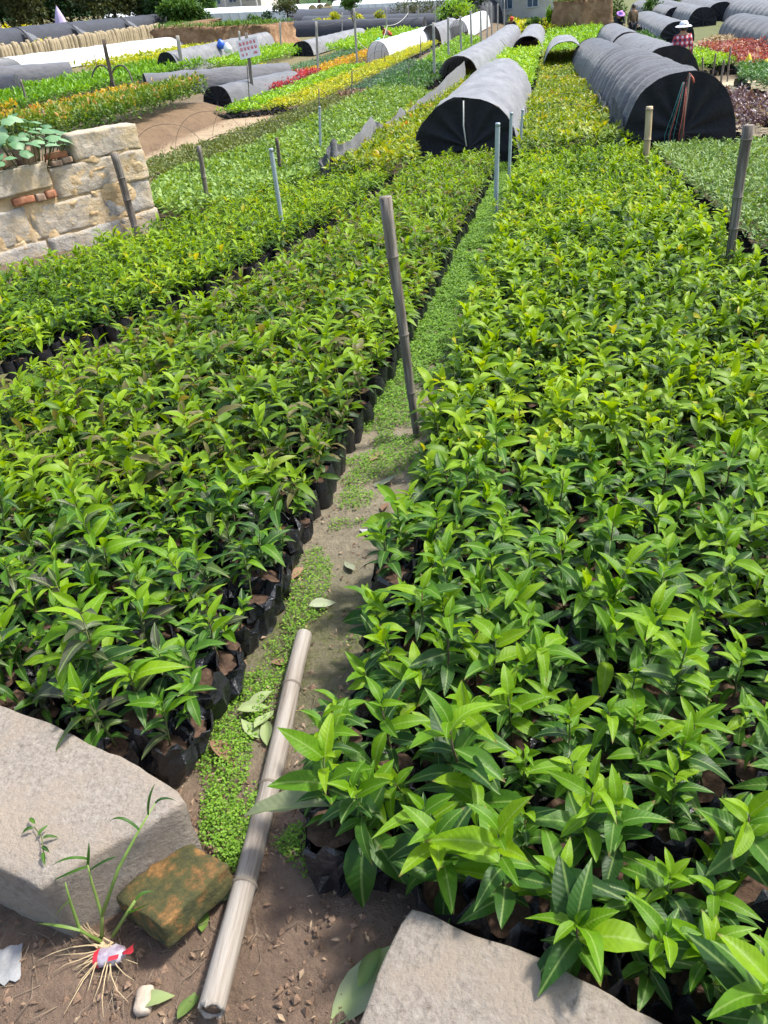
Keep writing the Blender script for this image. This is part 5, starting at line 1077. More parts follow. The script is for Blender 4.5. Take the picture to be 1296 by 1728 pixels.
def bush(label, px, py, wpx, hpx, Y, matn, seed, n=900, name='bush', leaf=None):
    p = atY(px, py, Y); zd = proj(p)[2]; m_ = zd / F; x, y = p[0], p[1]
    return tree(label, x, y, max(.3, hpx * m_ + p[2] - gz(x, y)), wpx * m_ / 2, matn, seed, .02, n, leaf or max(.12, .045 * zd / 14), name, True, 'bush', 1.0, 9)
for k, (px, Y, hh, rr, mn, lb) in enumerate((
    (-40, 80, 11, 4.6, 'fol_tree_dark', 'dark dense tree at the left edge behind the black tunnels'), (12, 84, 12, 4.4, 'fol_tree_dark', 'dark green tree left of the bare trunked one'),
    (42, 78, 11, 2.6, 'fol_tree_olive', 'thin tree with bare brown trunks left of the folded parasol'), (78, 88, 12, 4.6, 'fol_tree_dark', 'very dark tree right behind the folded parasol'),
    (128, 86, 12, 4.6, 'fol_tree_dark', 'dark tree right of the folded parasol'), (165, 90, 12, 4.4, 'fol_tree_dark', 'dark tree behind the olive brown one'),
    (202, 80, 11, 3.6, 'fol_tree_olive', 'olive brown feathery tree above the end of the black tunnels'), (236, 92, 11, 3.8, 'fol_tree_olive', 'feathery tree right of the olive brown one'),
    (262, 84, 8, 2.6, 'fol_tree_mid', 'slender green tree before the white wall'), (292, 80, 7, 2.8, 'fol_tree_dark', 'dark leafy tree left of the orange roofed house'),
    (318, 76, 4.2, 2.0, 'fol_tree_mid', 'bright green small tree beside the thin pole left of the white wall'), (352, 96, 7.5, 2.0, 'fol_tree_mid', 'round topped tree in front of the orange roofed house'))):
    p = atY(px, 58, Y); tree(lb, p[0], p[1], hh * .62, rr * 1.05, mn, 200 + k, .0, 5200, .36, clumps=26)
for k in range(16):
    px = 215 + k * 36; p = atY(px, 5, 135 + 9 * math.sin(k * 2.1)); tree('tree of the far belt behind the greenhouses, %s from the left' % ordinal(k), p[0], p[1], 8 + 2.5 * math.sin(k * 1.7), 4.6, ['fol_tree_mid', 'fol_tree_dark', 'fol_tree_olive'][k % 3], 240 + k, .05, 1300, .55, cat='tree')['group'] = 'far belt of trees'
def small_tree(label, px, ptop, pbase, Y, rad, mn, seed, low=.45):
    p = atY(px, ptop, Y); g_ = gz(p[0], p[1]); tree(label, p[0], p[1], max(1.0, p[2] - g_), rad, mn, seed, low, 1300, .16)
small_tree('small thin trunked tree standing before the white roofs', 480, -6, 40, 62, 1.0, 'fol_tree_olive', 270)
small_tree('small leafy tree crown at the top of the tall concrete post', 592, -8, 30, 55, .8, 'fol_tree_mid', 271, .7)
small_tree('tree with yellow green leaves in front of the brown thicket', 768, -12, 35, 66, 1.6, 'fol_lime', 272, .2)
small_tree('olive tree left of the grey house behind the posts', 735, -14, 38, 72, 2.3, 'fol_tree_olive', 273, .05)
small_tree('brownish tree in front of the black shade roofs', 700, -12, 38, 74, 2.2, 'fol_tree_olive', 274, .05)
small_tree('dark tree touching the left end of the grey house', 800, -14, 35, 68, 1.3, 'fol_tree_dark', 275, .5)
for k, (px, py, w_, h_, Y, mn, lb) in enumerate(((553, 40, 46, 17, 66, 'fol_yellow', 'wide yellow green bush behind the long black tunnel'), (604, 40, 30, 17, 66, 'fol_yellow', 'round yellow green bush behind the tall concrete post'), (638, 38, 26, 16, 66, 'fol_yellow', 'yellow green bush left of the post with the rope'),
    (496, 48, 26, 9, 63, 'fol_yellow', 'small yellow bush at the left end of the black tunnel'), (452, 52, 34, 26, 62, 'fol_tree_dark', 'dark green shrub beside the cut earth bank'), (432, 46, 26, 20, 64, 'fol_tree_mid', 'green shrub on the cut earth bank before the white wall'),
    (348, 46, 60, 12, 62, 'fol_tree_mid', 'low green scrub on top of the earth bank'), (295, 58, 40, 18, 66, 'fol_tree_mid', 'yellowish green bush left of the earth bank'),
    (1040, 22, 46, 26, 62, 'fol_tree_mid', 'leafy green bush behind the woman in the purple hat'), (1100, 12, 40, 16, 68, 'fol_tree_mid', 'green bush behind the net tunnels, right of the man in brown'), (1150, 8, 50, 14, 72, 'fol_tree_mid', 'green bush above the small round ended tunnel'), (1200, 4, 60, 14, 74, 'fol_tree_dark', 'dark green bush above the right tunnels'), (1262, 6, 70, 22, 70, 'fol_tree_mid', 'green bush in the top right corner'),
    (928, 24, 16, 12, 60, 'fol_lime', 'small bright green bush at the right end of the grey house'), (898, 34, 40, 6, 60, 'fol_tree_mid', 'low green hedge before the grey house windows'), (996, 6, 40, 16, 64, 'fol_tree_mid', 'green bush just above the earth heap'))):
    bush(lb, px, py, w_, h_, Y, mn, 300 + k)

# ------------------------------------------------------------------ buildings
def window(root, x, z, w_, h_, y=-.0, name='window'):
    f = MB(); t = .07
    for (cx, cz, a_, b_) in ((x - w_ / 2, z, t, h_), (x + w_ / 2, z, t, h_), (x, z - h_ / 2, w_ + t, t), (x, z + h_ / 2, w_ + t, t), (x, z, t * .7, h_ - t)): f.box((cx, y - .04, cz), (a_, .10, b_))
    fr = f.build(name, 'frame_metal', root, False); MB().box((x, y - .012, z), (w_ - .02, .03, h_ - .02)).build('pane', 'glass_dark', fr, False); return fr
hl, hr = atY(772, 35, 74), atY(938, 26, 70)
hz = min(gz(hl[0], hl[1]), gz(hr[0], hr[1])) - .2; hL = math.hypot(hr[0] - hl[0], hr[1] - hl[1])
house = empty('house', (hl[0], hl[1], hz), math.atan2(hr[1] - hl[1], hr[0] - hl[0]))
MB().box((hL / 2, 2.5, 1.9), (hL, 5, 3.8)).build('wall', 'house_grey', house, False)
rf = MB().box((hL / 2, 2.5, 3.9), (hL + .8, 5.8, .2)).build('roof', 'concrete_post', house, False); MB().box((hL / 2, -.5, 2.95), (hL * .8, .8, .08)).build('awning', 'wood_dark', house, False)
for fx in (.17, .53, .78): window(house, hL * fx, 2.15, .95, 1.15)
dr = MB().box((hL * .34, -.03, 1.2), (.95, .08, 2.1)).build('door', 'wood_dark', house, False); MB().box((hL * .34 + .36, -.09, 1.15), (.05, .06, .14)).build('handle', 'frame_metal', dr, False)
tag(house, 'plain grey rendered house with small windows behind the far tunnels', 'house')
p = atY(330, 20, 108); oh = empty('house', (p[0], p[1], gz(p[0], p[1])), -.05)
MB().box((4.4, 3, 1.6), (8.8, 6, 3.2)).build('wall', 'house_pale', oh, False)
MB().add([(-.5, -.6, 3.2), (9.3, -.6, 3.2), (9.3, 6.6, 3.2), (-.5, 6.6, 3.2), (1.2, 3, 5.0), (7.6, 3, 5.0)], [(0, 1, 5, 4), (1, 2, 5), (2, 3, 4, 5), (3, 0, 4), (3, 2, 1, 0)]).build('roof', 'roof_orange', oh, False)
for fx in (1.2, 3.1, 5.2, 7.4): window(oh, fx, 1.9, 1.0, 1.2)
MB().box((7.2, -1.5, 2.5), (4.4, 2.4, .1)).build('porch_roof', 'roof_sheet', oh, False)
for x in (5.2, 7.2, 9.2): MB().box((x, -2.5, 1.25), (.14, .14, 2.5)).build('porch_post', 'house_pale', oh, False)
tag(oh, 'pale house with an orange tiled roof behind the white wall', 'house')
def greenhouse(label, A, B, depth, hw, rise, spans):
    A, B = np.array(A, float), np.array(B, float); d = B - A; L = float(np.linalg.norm(d)); z0 = gz(*A); z1 = gz(*B); root = empty('greenhouse', (A[0], A[1], z0), math.atan2(d[1], d[0]))
    sl = (z1 - z0) / L; nseg = 24; mb = MB()
    rows = [[(L * i_ / nseg, 0, sl * L * i_ / nseg - .3) for i_ in range(nseg + 1)], [(L * i_ / nseg, 0, sl * L * i_ / nseg + hw) for i_ in range(nseg + 1)]]; mb.grid(rows).build('side_wall', 'white_wall', root)
    for s_ in range(spans):
        rr = []
        for j in range(9):
            t = math.pi * j / 8; y = depth * (s_ + .5 - .5 * math.cos(t)) ; rr.append([(L * i_ / nseg, y, sl * L * i_ / nseg + hw + .01 + rise * max(0, math.sin(t)) + .03 * noise.noise((i_ * 1.3, s_, j))) for i_ in range(nseg + 1)])
        MB().grid(rr).build('roof_span', 'roof_sheet', root)
    for i_ in range(nseg + 1): MB().box((L * i_ / nseg, -.04, sl * L * i_ / nseg + hw / 2), (.08, .05, hw)).build('frame_post', 'frame_metal', root, False)
    return tag(root, label, 'greenhouse')
greenhouse('long low white greenhouse with pale walls behind the earth bank', (-45, 86), (-24, 88), 5, 1.0, .35, 3)
greenhouse('long white roofed greenhouse behind the black shade roofs', (-23.5, 96), (-5, 98), 6, 1.1, .4, 2)
tunnel('broad black shade roof below the white greenhouse', (-22.5, 79), (-9.0, 77), 5.5, 1.25, 'net_navy', 'curtain', 'curtain', 2.5, .03, 60, name='shade_roof')
tunnel('black shade roof behind the yellow green bushes', (-19.5, 70.5), (-8.5, 69.5), 3.0, .95, 'net_navy', 'curtain', 'curtain', 2.5, .03, 61, name='shade_roof')
tunnel('dark shade cover standing before the grey house', (-7.2, 66.5), (-1.5, 65.0), 2.6, 1.6, 'net_navy', 'curtain', 'curtain', 2.5, .03, 62, name='shade_roof')

# ------------------------------------------------------------------ people
def skinned(name, parent, joints, edges, mats, root_i=0, sub=2, tail=None):
    me = bpy.data.meshes.new(name); me.from_pydata([j[0] for j in joints], edges, []); me.materials.append(MAT[mats])
    o_ = link(name, me, parent); md = o_.modifiers.new('skin', 'SKIN'); md.use_smooth_shade = True
    for k, v in enumerate(me.skin_vertices[0].data): v.radius = (joints[k][1], joints[k][2] if len(joints[k]) > 2 else joints[k][1]); v.use_root = (k == root_i)
    sb_ = o_.modifiers.new('sub', 'SUBSURF'); sb_.levels = sub; sb_.render_levels = sub; return o_
def hand(mb, at_, d, side):
    at_, d = Vector(at_), Vector(d).normalized(); s_ = d.orthogonal().normalized(); mb.tube([at_, at_ + d * .05, at_ + d * .09], [.022, .034, .028], 8)
    for k in range(4):
        o_ = s_ * (.024 - .016 * k); L_ = (.055, .068, .062, .048)[k]; b0 = at_ + d * .085 + o_; bn = d.cross(s_); mb.tube([b0, b0 + d * L_ * .55 + bn * .006, b0 + d * L_ + bn * .022], [.0085, .008, .006], 6)
    b0 = at_ + d * .035 + s_ * .03; mb.tube([b0, b0 + (d + s_).normalized() * .03, b0 + d * .055 + s_ * .03], [.010, .009, .007], 6)
def person(label, loc, rz, pose, shirt, trousers, hat=None, hatmat=None, hair=True, sc=1.0):
    root = empty('person', loc, rz); root.scale = (sc,) * 3
    if pose == 'stand':
        J = dict(pel=(0, 0, .92), sp=(0, .01, 1.12), ch=(0, 0, 1.32), nk=(0, .0, 1.46), hd=(0, -.01, 1.58), tp=(0, -.005, 1.70), ls=(.18, 0, 1.38), le=(.235, .03, 1.12), lh=(.245, -.02, .88), rs=(-.18, 0, 1.38), re=(-.24, .03, 1.12), rh=(-.25, -.03, .88),
                 lp=(.09, 0, .88), lk=(.10, -.02, .49), la=(.10, .02, .08), lt=(.11, -.14, .04), rp=(-.09, 0, .88), rk=(-.11, -.01, .49), ra=(-.11, .03, .08), rt=(-.12, -.13, .04))
    else:  # crouching, bending forward over the plants (facing -y)
        J = dict(pel=(0, .16, .34), sp=(0, .05, .52), ch=(0, -.12, .68), nk=(0, -.23, .77), hd=(0, -.31, .82), tp=(0, -.36, .90), ls=(.17, -.15, .70), le=(.24, -.30, .52), lh=(.16, -.48, .38), rs=(-.17, -.15, .70), re=(-.24, -.30, .52), rh=(-.16, -.48, .38),
                 lp=(.10, .14, .33), lk=(.17, -.24, .46), la=(.14, -.02, .08), lt=(.16, -.18, .04), rp=(-.10, .14, .33), rk=(-.17, -.24, .46), ra=(-.14, -.02, .08), rt=(-.16, -.18, .04))
    R_ = dict(pel=.13, sp=.12, ch=.14, nk=.055, hd=.098, tp=.08, ls=.062, le=.045, lh=.030, rs=.062, re=.045, rh=.030, lp=.085, lk=.058, la=.04, lt=.035, rp=.085, rk=.058, ra=.04, rt=.035)
    ks = list(J); ix = {k: n for n, k in enumerate(ks)}
    E_ = [('pel', 'sp'), ('sp', 'ch'), ('ch', 'nk'), ('nk', 'hd'), ('hd', 'tp'), ('ch', 'ls'), ('ls', 'le'), ('le', 'lh'), ('ch', 'rs'), ('rs', 're'), ('re', 'rh'), ('pel', 'lp'), ('lp', 'lk'), ('lk', 'la'), ('la', 'lt'), ('pel', 'rp'), ('rp', 'rk'), ('rk', 'ra'), ('ra', 'rt')]
    skinned('body', root, [(J[k], R_[k]) for k in ks], [(ix[a_], ix[b_]) for a_, b_ in E_], 'skin')
    def sub(name, keys, grow, matn, rootk):
        i2 = {k: n for n, k in enumerate(keys)}; ee = [(i2[a_], i2[b_]) for a_, b_ in E_ if a_ in i2 and b_ in i2]
        return skinned(name, root, [(J[k], R_[k] * grow + .012) for k in keys], ee, matn, i2[rootk])
    sub('shirt', ['pel', 'sp', 'ch', 'ls', 'le', 'lh', 'rs', 're', 'rh'], 1.12, shirt, 'ch'); sub('trousers', ['pel', 'lp', 'lk', 'la', 'rp', 'rk', 'ra'], 1.1, trousers, 'pel')
    mb = MB(); hand(mb, J['lh'], Vector(J['lh']) - Vector(J['le']), 1); hand(mb, J['rh'], Vector(J['rh']) - Vector(J['re']), -1); mb.build('hands', 'skin', root)
    hd = Vector(J['hd']); up = (Vector(J['tp']) - hd).normalized(); fw = Vector((0, -1, 0)); fw = (fw - up * fw.dot(up)).normalized(); sd_ = up.cross(fw)
    def blob(mb, c, rx, ry, rz_, n=10, m=7, half=False):
        rows = []
        for i_ in range(m + 1):
            t = math.pi * (i_ / m if not half else .55 * i_ / m); rows.append([c + sd_ * (rx * math.sin(t) * math.cos(2 * math.pi * j / n)) + fw * (ry * math.sin(t) * math.sin(2 * math.pi * j / n)) + up * (rz_ * math.cos(t)) for j in range(n)])
        mb.grid(rows, closed=True)
    f = MB(); blob(f, hd + fw * .105 - up * .01, .014, .022, .026); blob(f, hd + sd_ * .1, .016, .022, .032); blob(f, hd - sd_ * .1, .016, .022, .032); f.build('face', 'skin', root)
    f = MB(); blob(f, hd + fw * .094 + sd_ * .034 + up * .022, .012, .008, .008); blob(f, hd + fw * .094 - sd_ * .034 + up * .022, .012, .008, .008); blob(f, hd + fw * .094 - up * .05, .024, .008, .006); f.build('features', 'hair', root)
    if hair:
        f = MB(); blob(f, hd + up * .028 - fw * .018, .108, .112, .11, 14, 8); f.build('hair', 'hair', root)
    if hat:
        f = MB(); rows = []
        prof = ((0.001, .15), (.07, .145), (.105, .10), (.112, .06), (.17, .045), (.21, .02)) if hat == 'brim' else ((0.001, .15), (.07, .14), (.108, .09), (.116, .04))
        for r, z in prof: rows.append([hd + up * (z + .01) + (sd_ * math.cos(2 * math.pi * j / 18) + fw * math.sin(2 * math.pi * j / 18)) * r * (1 + .04 * math.sin(j * 2.3)) for j in range(18)])
        f.grid(rows, closed=True).build('hat', hatmat, root)
    return tag(root, label, 'person')
def stand_at(px, ptop, hgt):
    d = ray(px, ptop); best = None
    for Y in np.arange(12, 90, .1):
        p = d * (Y / d[1]) + np.array((0, 0, CH)); e = abs(p[2] - gz(p[0], p[1]) - hgt)
        if best is None or e < best[0]: best = (e, p)
    p = best[1]; return (p[0], p[1], gz(p[0], p[1]))
person('person in a red plaid shirt and white sun hat walking between the tunnels', stand_at(1155, 34, 1.68), 3.3, 'stand', 'cloth_plaid', 'cloth_black', 'brim', 'cloth_white', True, .96)
person('person in a brown jacket and dark trousers standing behind the dark tunnels', stand_at(1070, 6, 1.72), .5, 'stand', 'cloth_brown', 'cloth_black', None, None, True)
p = ag(657, 76, 0); person('person in a red top crouching among the plants by the white film tunnel', (p[0], p[1], gz(p[0], p[1])), -1.2, 'crouch', 'cloth_red', 'cloth_black', None, None, True, 1.05)
person('person with a red cap and dark clothes bending over the far beds', stand_at(862, 30, 1.0), .2, 'crouch', 'cloth_black', 'cloth_black', 'cap', 'cloth_red', True, 1.1)
person('person with a purple sun hat crouching behind the dark tunnels', stand_at(1043, 17, 1.15), .4, 'crouch', 'cloth_black', 'cloth_black', 'brim', 'cloth_purple', True, 1.15)

# ------------------------------------------------------------------ small things in the field
p = ag(1262, 112, .3); sack('plastic_sack', 'yellow and white plastic sack among the shrubs by the sandy track', (p[0], p[1], gz(p[0], p[1])), (.32, .3, .62), 'yellow_bag', 5)
p = ag(1290, 118, .3); sack('plastic_sack', 'yellow sack at the right edge behind the dark green shrubs', (p[0], p[1], gz(p[0], p[1])), (.3, .3, .55), 'yellow_bag', 8)
p = ag(614, 76, 0); sack('plastic_sack', 'teal plastic sheet bundle on the green bed left of the crouching worker', (p[0], p[1], gz(p[0], p[1])), (.8, .6, .45), 'teal_plastic', 6)
p = ag(640, 82, 0); sack('plastic_sack', 'pale teal sack beside the crouching worker in red', (p[0], p[1], gz(p[0], p[1])), (.7, .6, .5), 'teal_plastic', 7)
p = ag(590, 90, 0); sack('plastic_sack', 'crumpled white plastic lying between the green beds', (p[0], p[1], gz(p[0], p[1])), (1.3, .6, .3), 'white_plastic', 9)
p = ag(375, 88, .5); sack('plastic_sack', 'blue plastic bag lying on the ribbed tunnel', (p[0], p[1], gz(p[0], p[1]) + .62), (.4, .35, .4), 'blue_plastic', 10)
p = ag(386, 92, .5); sack('plastic_sack', 'white plastic bag next to the blue one on the ribbed tunnel', (p[0], p[1], gz(p[0], p[1]) + .55), (.4, .3, .4), 'white_plastic', 11)
p = ag(1088, 100, .7); sack('plastic_sack', 'white sack with red print propped behind the big dark tunnel', (p[0], p[1], gz(p[0], p[1])), (.35, .25, 1.1), 'sign_white', 12)
def bucket(label, px, py):
    p = ag(px, py, 0); root = empty('bucket', (p[0], p[1], gz(p[0], p[1]))); rows = [[(r * math.cos(2 * math.pi * j / 14), r * math.sin(2 * math.pi * j / 14), z) for j in range(14)] for z, r in ((0.0, .002), (0, .13), (.26, .155), (.28, .17), (.30, .165), (.26, .145), (.05, .12))]
    MB().grid(rows, closed=True).build('pail', 'white_plastic', root); MB().tube([(.16 * math.cos(t), .02, .26 + .14 * math.sin(t)) for t in [math.pi * j / 10 for j in range(11)]], .006, 5).build('handle', 'wire', root); tag(root, label, 'bucket')
bucket('white bucket in the green bed left of the ribbed tunnel mouth', 215, 135); bucket('white bucket close to the mouth of the low grey tunnel', 240, 142); bucket('white bucket in the green bed nearest the ribbed tunnel', 255, 120); bucket('white bucket at the foot of the ribbed tunnel near the sign', 372, 112)

# ------------------------------------------------------------------ path weeds, moss tufts, clods, litter
q = np.random.default_rng(31); M = 110000; wx = q.uniform(-.88, -.42, M); wy = .85 + (13.5 - .85) * q.random(M) ** 1.9
dens = np.array([noise.noise((wx[k] * 4.5, wy[k] * 2.6, 1)) + .55 * noise.noise((wx[k] * 13, wy[k] * 9, 4)) for k in range(M)])
lim = .17 + .14 * (1 - sm(1.2, 2.2, wy)) - .42 * np.exp(-((wx + .76) / .08) ** 2) - .20 * np.exp(-((wx + .47) / .07) ** 2) - .62 * sm(2.2, 4.5, wy)
keep = (dens > lim) & (q.random(M) < np.clip((dens - lim) * 3.4, .06, 1)) & ~np.array([inpoly((wx[k], wy[k]), STONE_L, .02) for k in range(M)]); wx, wy = wx[keep], wy[keep]; M = len(wx)
sz = q.uniform(.0035, .0105, M) * (1 + 2.0 * sm(1.8, 6, wy)); bz = ground(wx, wy) + q.uniform(.001, .030, M) * (.4 + 1.2 * np.clip(dens[keep] - lim[keep], 0, 1))
V, Q, K = leaves_np(np.stack([wx, wy, bz], -1), q.uniform(0, 6.28, M), q.uniform(-.1, .9, M), sz, sz * .75, 1, .2, .4, .3)
tag(link('path_weeds', np_mesh('path_weeds', V, Q, 'fol_weed', None, np.repeat(np.clip(q.normal(.5, .2, M) + .3 * dens[keep], 0, 1), K))), 'small bright green weeds and moss creeping along the path', 'weeds', kind='stuff')
q = np.random.default_rng(37); M = 4200; cx_, cy_ = q.uniform(-1.3, .1, M), .32 + 1.2 * q.random(M) ** 1.3; ok = ~np.array([inpoly((cx_[k], cy_[k]), STONE_L, .0) or inpoly((cx_[k], cy_[k]), STONE_R, .0) for k in range(M)]); cx_, cy_ = cx_[ok], cy_[ok]; M = len(cx_)
oc = np.array([(1, 0, 0), (0, 1, 0), (-1, 0, 0), (0, -1, 0), (0, 0, .8), (0, 0, -.6)], float); r_ = .002 + .010 * q.random(M) ** 6
Vc = (oc[None] * r_[:, None, None] * q.uniform(.35, 1.5, (M, 6, 3))) + np.stack([cx_, cy_, ground(cx_, cy_) + r_ * .3], -1)[:, None]; tr = np.array([(0, 1, 4), (1, 2, 4), (2, 3, 4), (3, 0, 4), (1, 0, 5), (2, 1, 5), (3, 2, 5), (0, 3, 5)])
tag(link('soil_clods', np_mesh('soil_clods', Vc.reshape(-1, 3), None, 'clod', None, None, False, (tr[None] + (np.arange(M) * 6)[:, None, None]).reshape(-1, 3))), 'small crumbs of brown soil on the ground before the beds', 'soil', kind='stuff')
q = np.random.default_rng(41); mb = MB()
for k in range(150):
    x, y = (q.uniform(-1.15, -.55), q.uniform(.42, .78)) if k < 110 else (q.uniform(-.8, -.1), q.uniform(.5, 1.6)); z = gz(x, y) + .006; a_ = q.uniform(0, 6.28); L_ = q.uniform(.02, .10); b_ = q.normal(0, .4)
    if inpoly((x, y), STONE_L, -.05): continue
    mb.tube([(x, y, z), (x + L_ * .5 * math.cos(a_), y + L_ * .5 * math.sin(a_), z + q.uniform(0, .012)), (x + L_ * math.cos(a_ + b_), y + L_ * math.sin(a_ + b_), z + .002)], [.0009, .0008, .0004], 4)
tag(mb.build('dry_twigs', 'twig'), 'thin dry rootlets and twigs scattered on the soil', 'twigs', kind='stuff')
q = np.random.default_rng(53); M = 2600; fx, fy = q.uniform(-.9, -.45, M), .9 + 8 * q.random(M) ** 2; nf = 700; fx[:nf], fy[:nf] = q.uniform(-1.25, .1, nf), q.uniform(.40, .95, nf)
ok = ~np.array([inpoly((fx[k], fy[k]), STONE_L, .0) or inpoly((fx[k], fy[k]), STONE_R, .0) for k in range(M)]); fx, fy = fx[ok], fy[ok]; M = len(fx); fl = q.uniform(.004, .022, M)
V, Q, K = leaves_np(np.stack([fx, fy, ground(fx, fy) + .009], -1), q.uniform(0, 6.28, M), q.normal(0, .25, M), fl, fl * q.uniform(.12, .6, M), 1, .1, .3, .3)
tag(link('litter', np_mesh('litter', V, Q, 'fol_litter', None, np.repeat(q.random(M), K))), 'crumbs of dead leaf and straw strewn along the path', 'litter', kind='stuff')
def flat_leaf(label, px, py, L_, matn, seed, az, name='fallen_leaf', zlift=.012, curl=.5):
    mb = MB(); rows = []; r_ = random.Random(seed)
    for i_ in range(7):
        t = i_ / 6; w_ = .5 * (math.sin(math.pi * t ** .85) if 0 < t < 1 else .02) * .42
        rows.append([(L_ * (t - .5), L_ * s_ * w_, L_ * (curl * .5 * abs(s_) * w_ + .10 * math.sin(t * 3 + seed) + .04 * noise.noise((t * 3, s_, seed)))) for s_ in (-1, -.5, 0, .5, 1)])
    p = ag(px, py, .0); z = gz(p[0], p[1])
    return tag(mb.grid(rows).build(name, matn, None, True, (p[0], p[1], z + zlift), (r_.uniform(-.25, .25), r_.uniform(-.2, .2), az)), label, 'leaf')
flat_leaf('curled dry brown leaf on the moss right of the black bags', 378, 1278, .10, 'leaf_litter_brown', 1, -.5, curl=1.0)
flat_leaf('silvery curled dead leaf lying across the path', 545, 1025, .10, 'leaf_litter_pale', 2, .7, curl=1.2)
flat_leaf('pale grey dead leaf flat on the path', 632, 903, .12, 'petal_grey', 3, -.2, curl=.3)
flat_leaf('pale dead leaf on the path beside the taller weeds', 650, 815, .12, 'leaf_litter_pale', 4, .3)
flat_leaf('small brown leaf on the green moss of the path', 635, 775, .09, 'leaf_litter_brown', 5, .9)
flat_leaf('brown curled leaf on the bag edge left of the path', 500, 975, .09, 'leaf_litter_brown', 6, 1.2)
flat_leaf('pale green leaf on the soil below the watery stone', 265, 1694, .075, 'leaf_drying', 7, .35)
flat_leaf('green leaf on the soil left of the bamboo pole', 322, 1700, .07, 'leaf_mature', 8, 1.4)
flat_leaf('small green leaf between the brick and the bamboo pole', 345, 1555, .06, 'leaf_mature', 9, 1.9)
flat_leaf('pale leaf lying under the bamboo pole near the brick', 372, 1515, .08, 'leaf_drying', 10, .1)
flat_leaf('large dusty leaf lying against the granite slab corner', 612, 1668, .17, 'leaf_drying', 11, 1.0, curl=.2)
flat_leaf('green leaf on the dusty leaf beside the granite slab', 628, 1648, .08, 'leaf_mature', 12, 1.2, zlift=.035)
for k, (px, py, az) in enumerate(((430, 1205, .4), (448, 1222, 1.3), (425, 1238, 2.5), (452, 1245, -1.2), (440, 1190, .9))): flat_leaf('wilted pale green leaf left of the bamboo pole, %s of the little heap' % ['topmost but one', 'middle right', 'bottom left', 'bottom right', 'topmost'][k], px, py, .085, 'leaf_drying', 20 + k, az, curl=.9, zlift=.02)['group'] = 'wilted leaves left of the bamboo pole'
for k, (px, py, az, mn) in enumerate(((700, 880, .4, 'leaf_litter_brown'), (745, 640, .2, 'leaf_litter_brown'), (700, 700, 1.0, 'leaf_litter_pale'), (760, 560, .5, 'leaf_litter_pale'), (735, 690, 2.0, 'leaf_litter_brown'), (650, 860, 1.5, 'leaf_litter_brown'), (590, 960, 2.2, 'leaf_litter_pale'), (480, 1120, .2, 'leaf_litter_brown'))): flat_leaf('small dead %s leaf on the mossy path, %s' % ('brown' if mn.endswith('brown') else 'pale', ['below the stake foot', 'beyond the stake', 'just left of the stake foot', 'farthest up the path', 'right beside the stake foot', 'above the pale flat leaf', 'left of the pale flat leaf', 'by the lying pole end'][k]), px, py, .075, mn, 40 + k, az)['group'] = 'small dead leaves on the path'
# sprig on the stone
sg = empty('plucked_sprig', tuple(atz(72, 1415, .207))); tag(sg, 'plucked sprig of small leaves lying on the granite block', 'sprig')
MB().tube([(-.03, .02, .003), (0, 0, .006), (.025, -.035, .004)], .0012, 5).build('stem', 'stem', sg)
for k, (x, y, az) in enumerate(((-.03, .025, 2.6), (-.028, .018, -2.6), (-.01, .0, 1.2), (.004, -.004, .5), (.012, -.02, -.4), (.022, -.03, -1.0))): link('leaf', LEAF['leaf_mature'][k % LEAF_SHAPES], sg, (x, y, .006), (0, -.1, az), (.028, .022, .028))
# uprooted weed with roots
wp = atz(178, 1600, 0.01); wd = empty('uprooted_weed', tuple(wp)); tag(wd, 'uprooted grass weed with pale roots leaning on the granite block', 'weed')
def wpt(px, py, z): return Vector(atz(px, py, z)) - Vector(wp)
for k, pts in enumerate((((172, 1582, .02), (172, 1545, .09), (155, 1490, .17), (148, 1460, .225)), ((172, 1545, .09), (200, 1465, .20), (235, 1400, .245), (262, 1355, .27)), ((172, 1590, .02), (135, 1570, .06), (118, 1520, .14), (110, 1490, .20)), ((190, 1580, .02), (215, 1540, .08), (228, 1520, .11)))):
    P = [wpt(*a_) for a_ in pts]; MB().tube(P, [.0042, .0036, .0026, .0012][:len(P)], 6).build('stem', 'weed_stem', wd)
bl = MB()
def blade(a_, b_, c_, w_):
    P = [wpt(*a_), wpt(*b_), wpt(*c_)]; rows = []
    for i_ in range(7):
        t = i_ / 6; p = P[0] * (1 - t) ** 2 + P[1] * 2 * t * (1 - t) + P[2] * t * t; ww = w_ * (1 - t) ** .7 * (.5 + t if t < .5 else 1); d_ = (P[2] - P[0]).cross(Vector((0, 0, 1))).normalized(); rows.append([p - d_ * ww, p + Vector((0, 0, -.001)), p + d_ * ww])
    MB().grid(rows).build('blade', LM, wd)
LM = 'leaf_mature'
for a_, b_, c_ in (((148, 1462, 0.215), (120, 1470, 0.225), (82, 1490, 0.185)), ((148, 1462, 0.215), (150, 1440, 0.245), (150, 1420, 0.255)), ((150, 1470, 0.205), (175, 1450, 0.245), (200, 1445, 0.235)), ((262, 1355, 0.315), (275, 1340, 0.335), (298, 1352, 0.295)), ((235, 1400, 0.285), (205, 1370, 0.325), (185, 1385, 0.305)), ((250, 1375, 0.305), (248, 1345, 0.345), (262, 1322, 0.355)), ((135, 1570, 0.070), (100, 1560, 0.100), (60, 1558, 0.080)), ((118, 1520, 0.175), (100, 1530, 0.130), (85, 1560, 0.090)), ((150, 1450, 0.225), (118, 1440, 0.265), (88, 1460, 0.235)), ((228, 1520, 0.175), (240, 1500, 0.185), (262, 1505, 0.165)), ((215, 1540, 0.090), (232, 1535, 0.110), (250, 1525, 0.165))): blade(a_, b_, c_, .0052)
rt = random.Random(3)
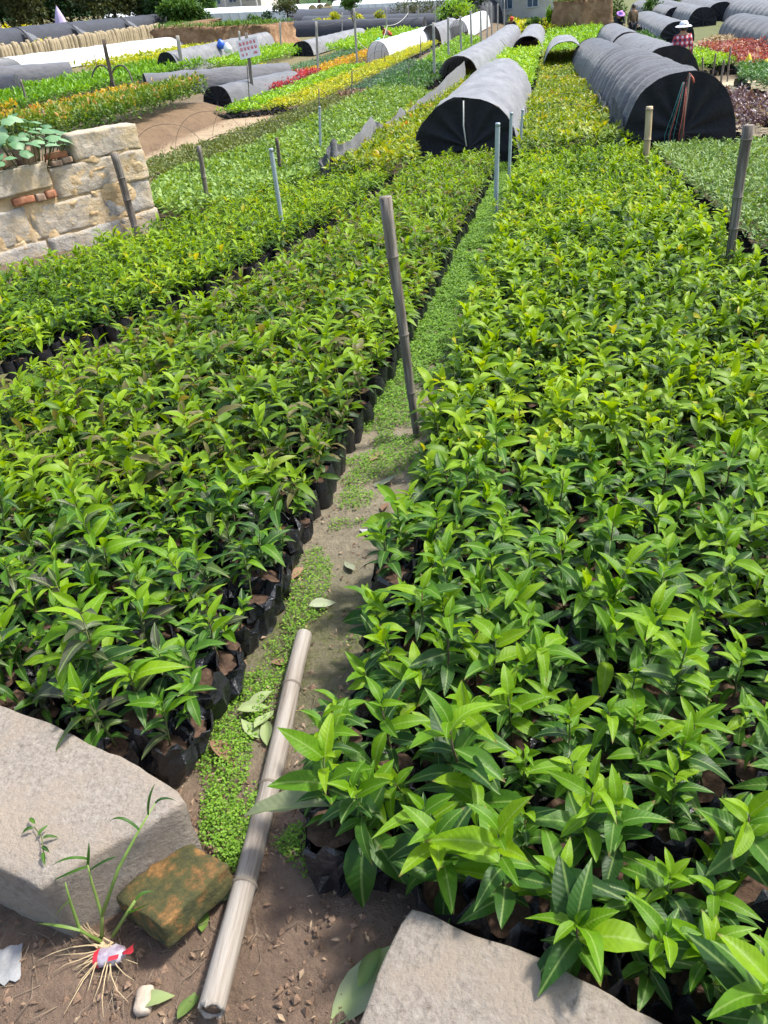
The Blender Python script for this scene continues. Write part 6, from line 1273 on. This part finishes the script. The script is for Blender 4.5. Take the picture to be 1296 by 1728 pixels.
for k in range(26):
    a_ = rt.uniform(-2.9, -.3) if k < 17 else rt.uniform(2.4, 3.7); L_ = rt.uniform(.05, .15); p = Vector((rt.uniform(-.01, .02), rt.uniform(-.01, .01), .012)); pts = [p]
    for j in range(4): a_ += rt.uniform(-.35, .35); p = p + Vector((math.cos(a_), math.sin(a_), rt.uniform(-.05, .06))) * L_ / 4; p.z = max(.004, p.z); pts.append(p)
    MB().tube(pts, [.0020, .0016, .0013, .0009, .0005], 5).build('root', 'root', wd)
# candy wrapper, scrap, pebble
cw = empty('candy_wrapper', tuple(atz(190, 1612, .018))); rows = []
for i_, (x, r) in enumerate(((-.030, .014), (-.020, .017), (-.008, .016), (.006, .017), (.018, .013), (.024, .005))): rows.append([(x, r * math.cos(2 * math.pi * j / 10) * (1 + .3 * noise.noise((j, x * 60, 2))), r * .75 * math.sin(2 * math.pi * j / 10)) for j in range(10)])
MB().grid(rows, closed=True).build('wrapper_body', 'candy_white', cw); MB().grid([[(x - .001, y * 1.06, z * 1.06) for x, y, z in r] for r in rows[:2]], closed=True).build('red_end', 'candy_red', cw)
MB().grid([[(.022 + .030 * t, (-.004 - .006 * t) + s_ * (.003 + .008 * t), .006 + .02 * t + .003 * math.sin(s_ * 5)) for s_ in (-1, -.3, .3, 1)] for t in (0, .35, .7, 1)]).build('twisted_end', 'candy_red', cw)
MB().grid([[(.0 + .02 * t, -.012 + s_ * .004, .012 + .002 * t) for s_ in (-1, 0, 1)] for t in (0, .5, 1)]).build('stripe', 'candy_red', cw)
cw.rotation_euler = (0, -.15, .25); cw.scale = (1.15,) * 3; tag(cw, 'crumpled red and white candy wrapper at the foot of the weed', 'wrapper')
sc_ = MB().grid([[(.045 * (u - .5) + .008 * noise.noise((u * 4, v * 4, 1)), .075 * (v - .5) + .010 * noise.noise((u * 4, v * 4, 6)), .012 + .012 * noise.noise((u * 3, v * 3, 3))) for u in np.linspace(0, 1, 6)] for v in np.linspace(0, 1, 8)]).build('plastic_scrap', 'paper_grey', None, True, tuple(atz(18, 1632, .0)), (0, .1, .5)); tag(sc_, 'torn grey scrap of plastic on the soil at the left edge', 'scrap')
pb = rough_block((.034, .05, .026), 8, 6, .012, .003, 20).build('pebble', 'pebble', None, True, tuple(atz(244, 1688, .010)), (0, 0, .2)); tag(pb, 'rounded beige pebble on the soil left of the bamboo pole', 'stone')
for k, (px, py, s_) in enumerate(((322, 1455, .03), (335, 1520, .022), (305, 1495, .02), (396, 1490, .025))): tag(rough_block((s_, s_ * 1.2, s_ * .7), 60 + k, 4, s_ * .3, .003, 25).build('pebble', 'clod', None, True, tuple(atz(px, py, .008))), 'small brown stone by the bamboo pole, %s' % ['above the brick corner', 'right below the brick corner', 'touching the brick', 'right of the pole'][k], 'stone', 'small stones by the brick')
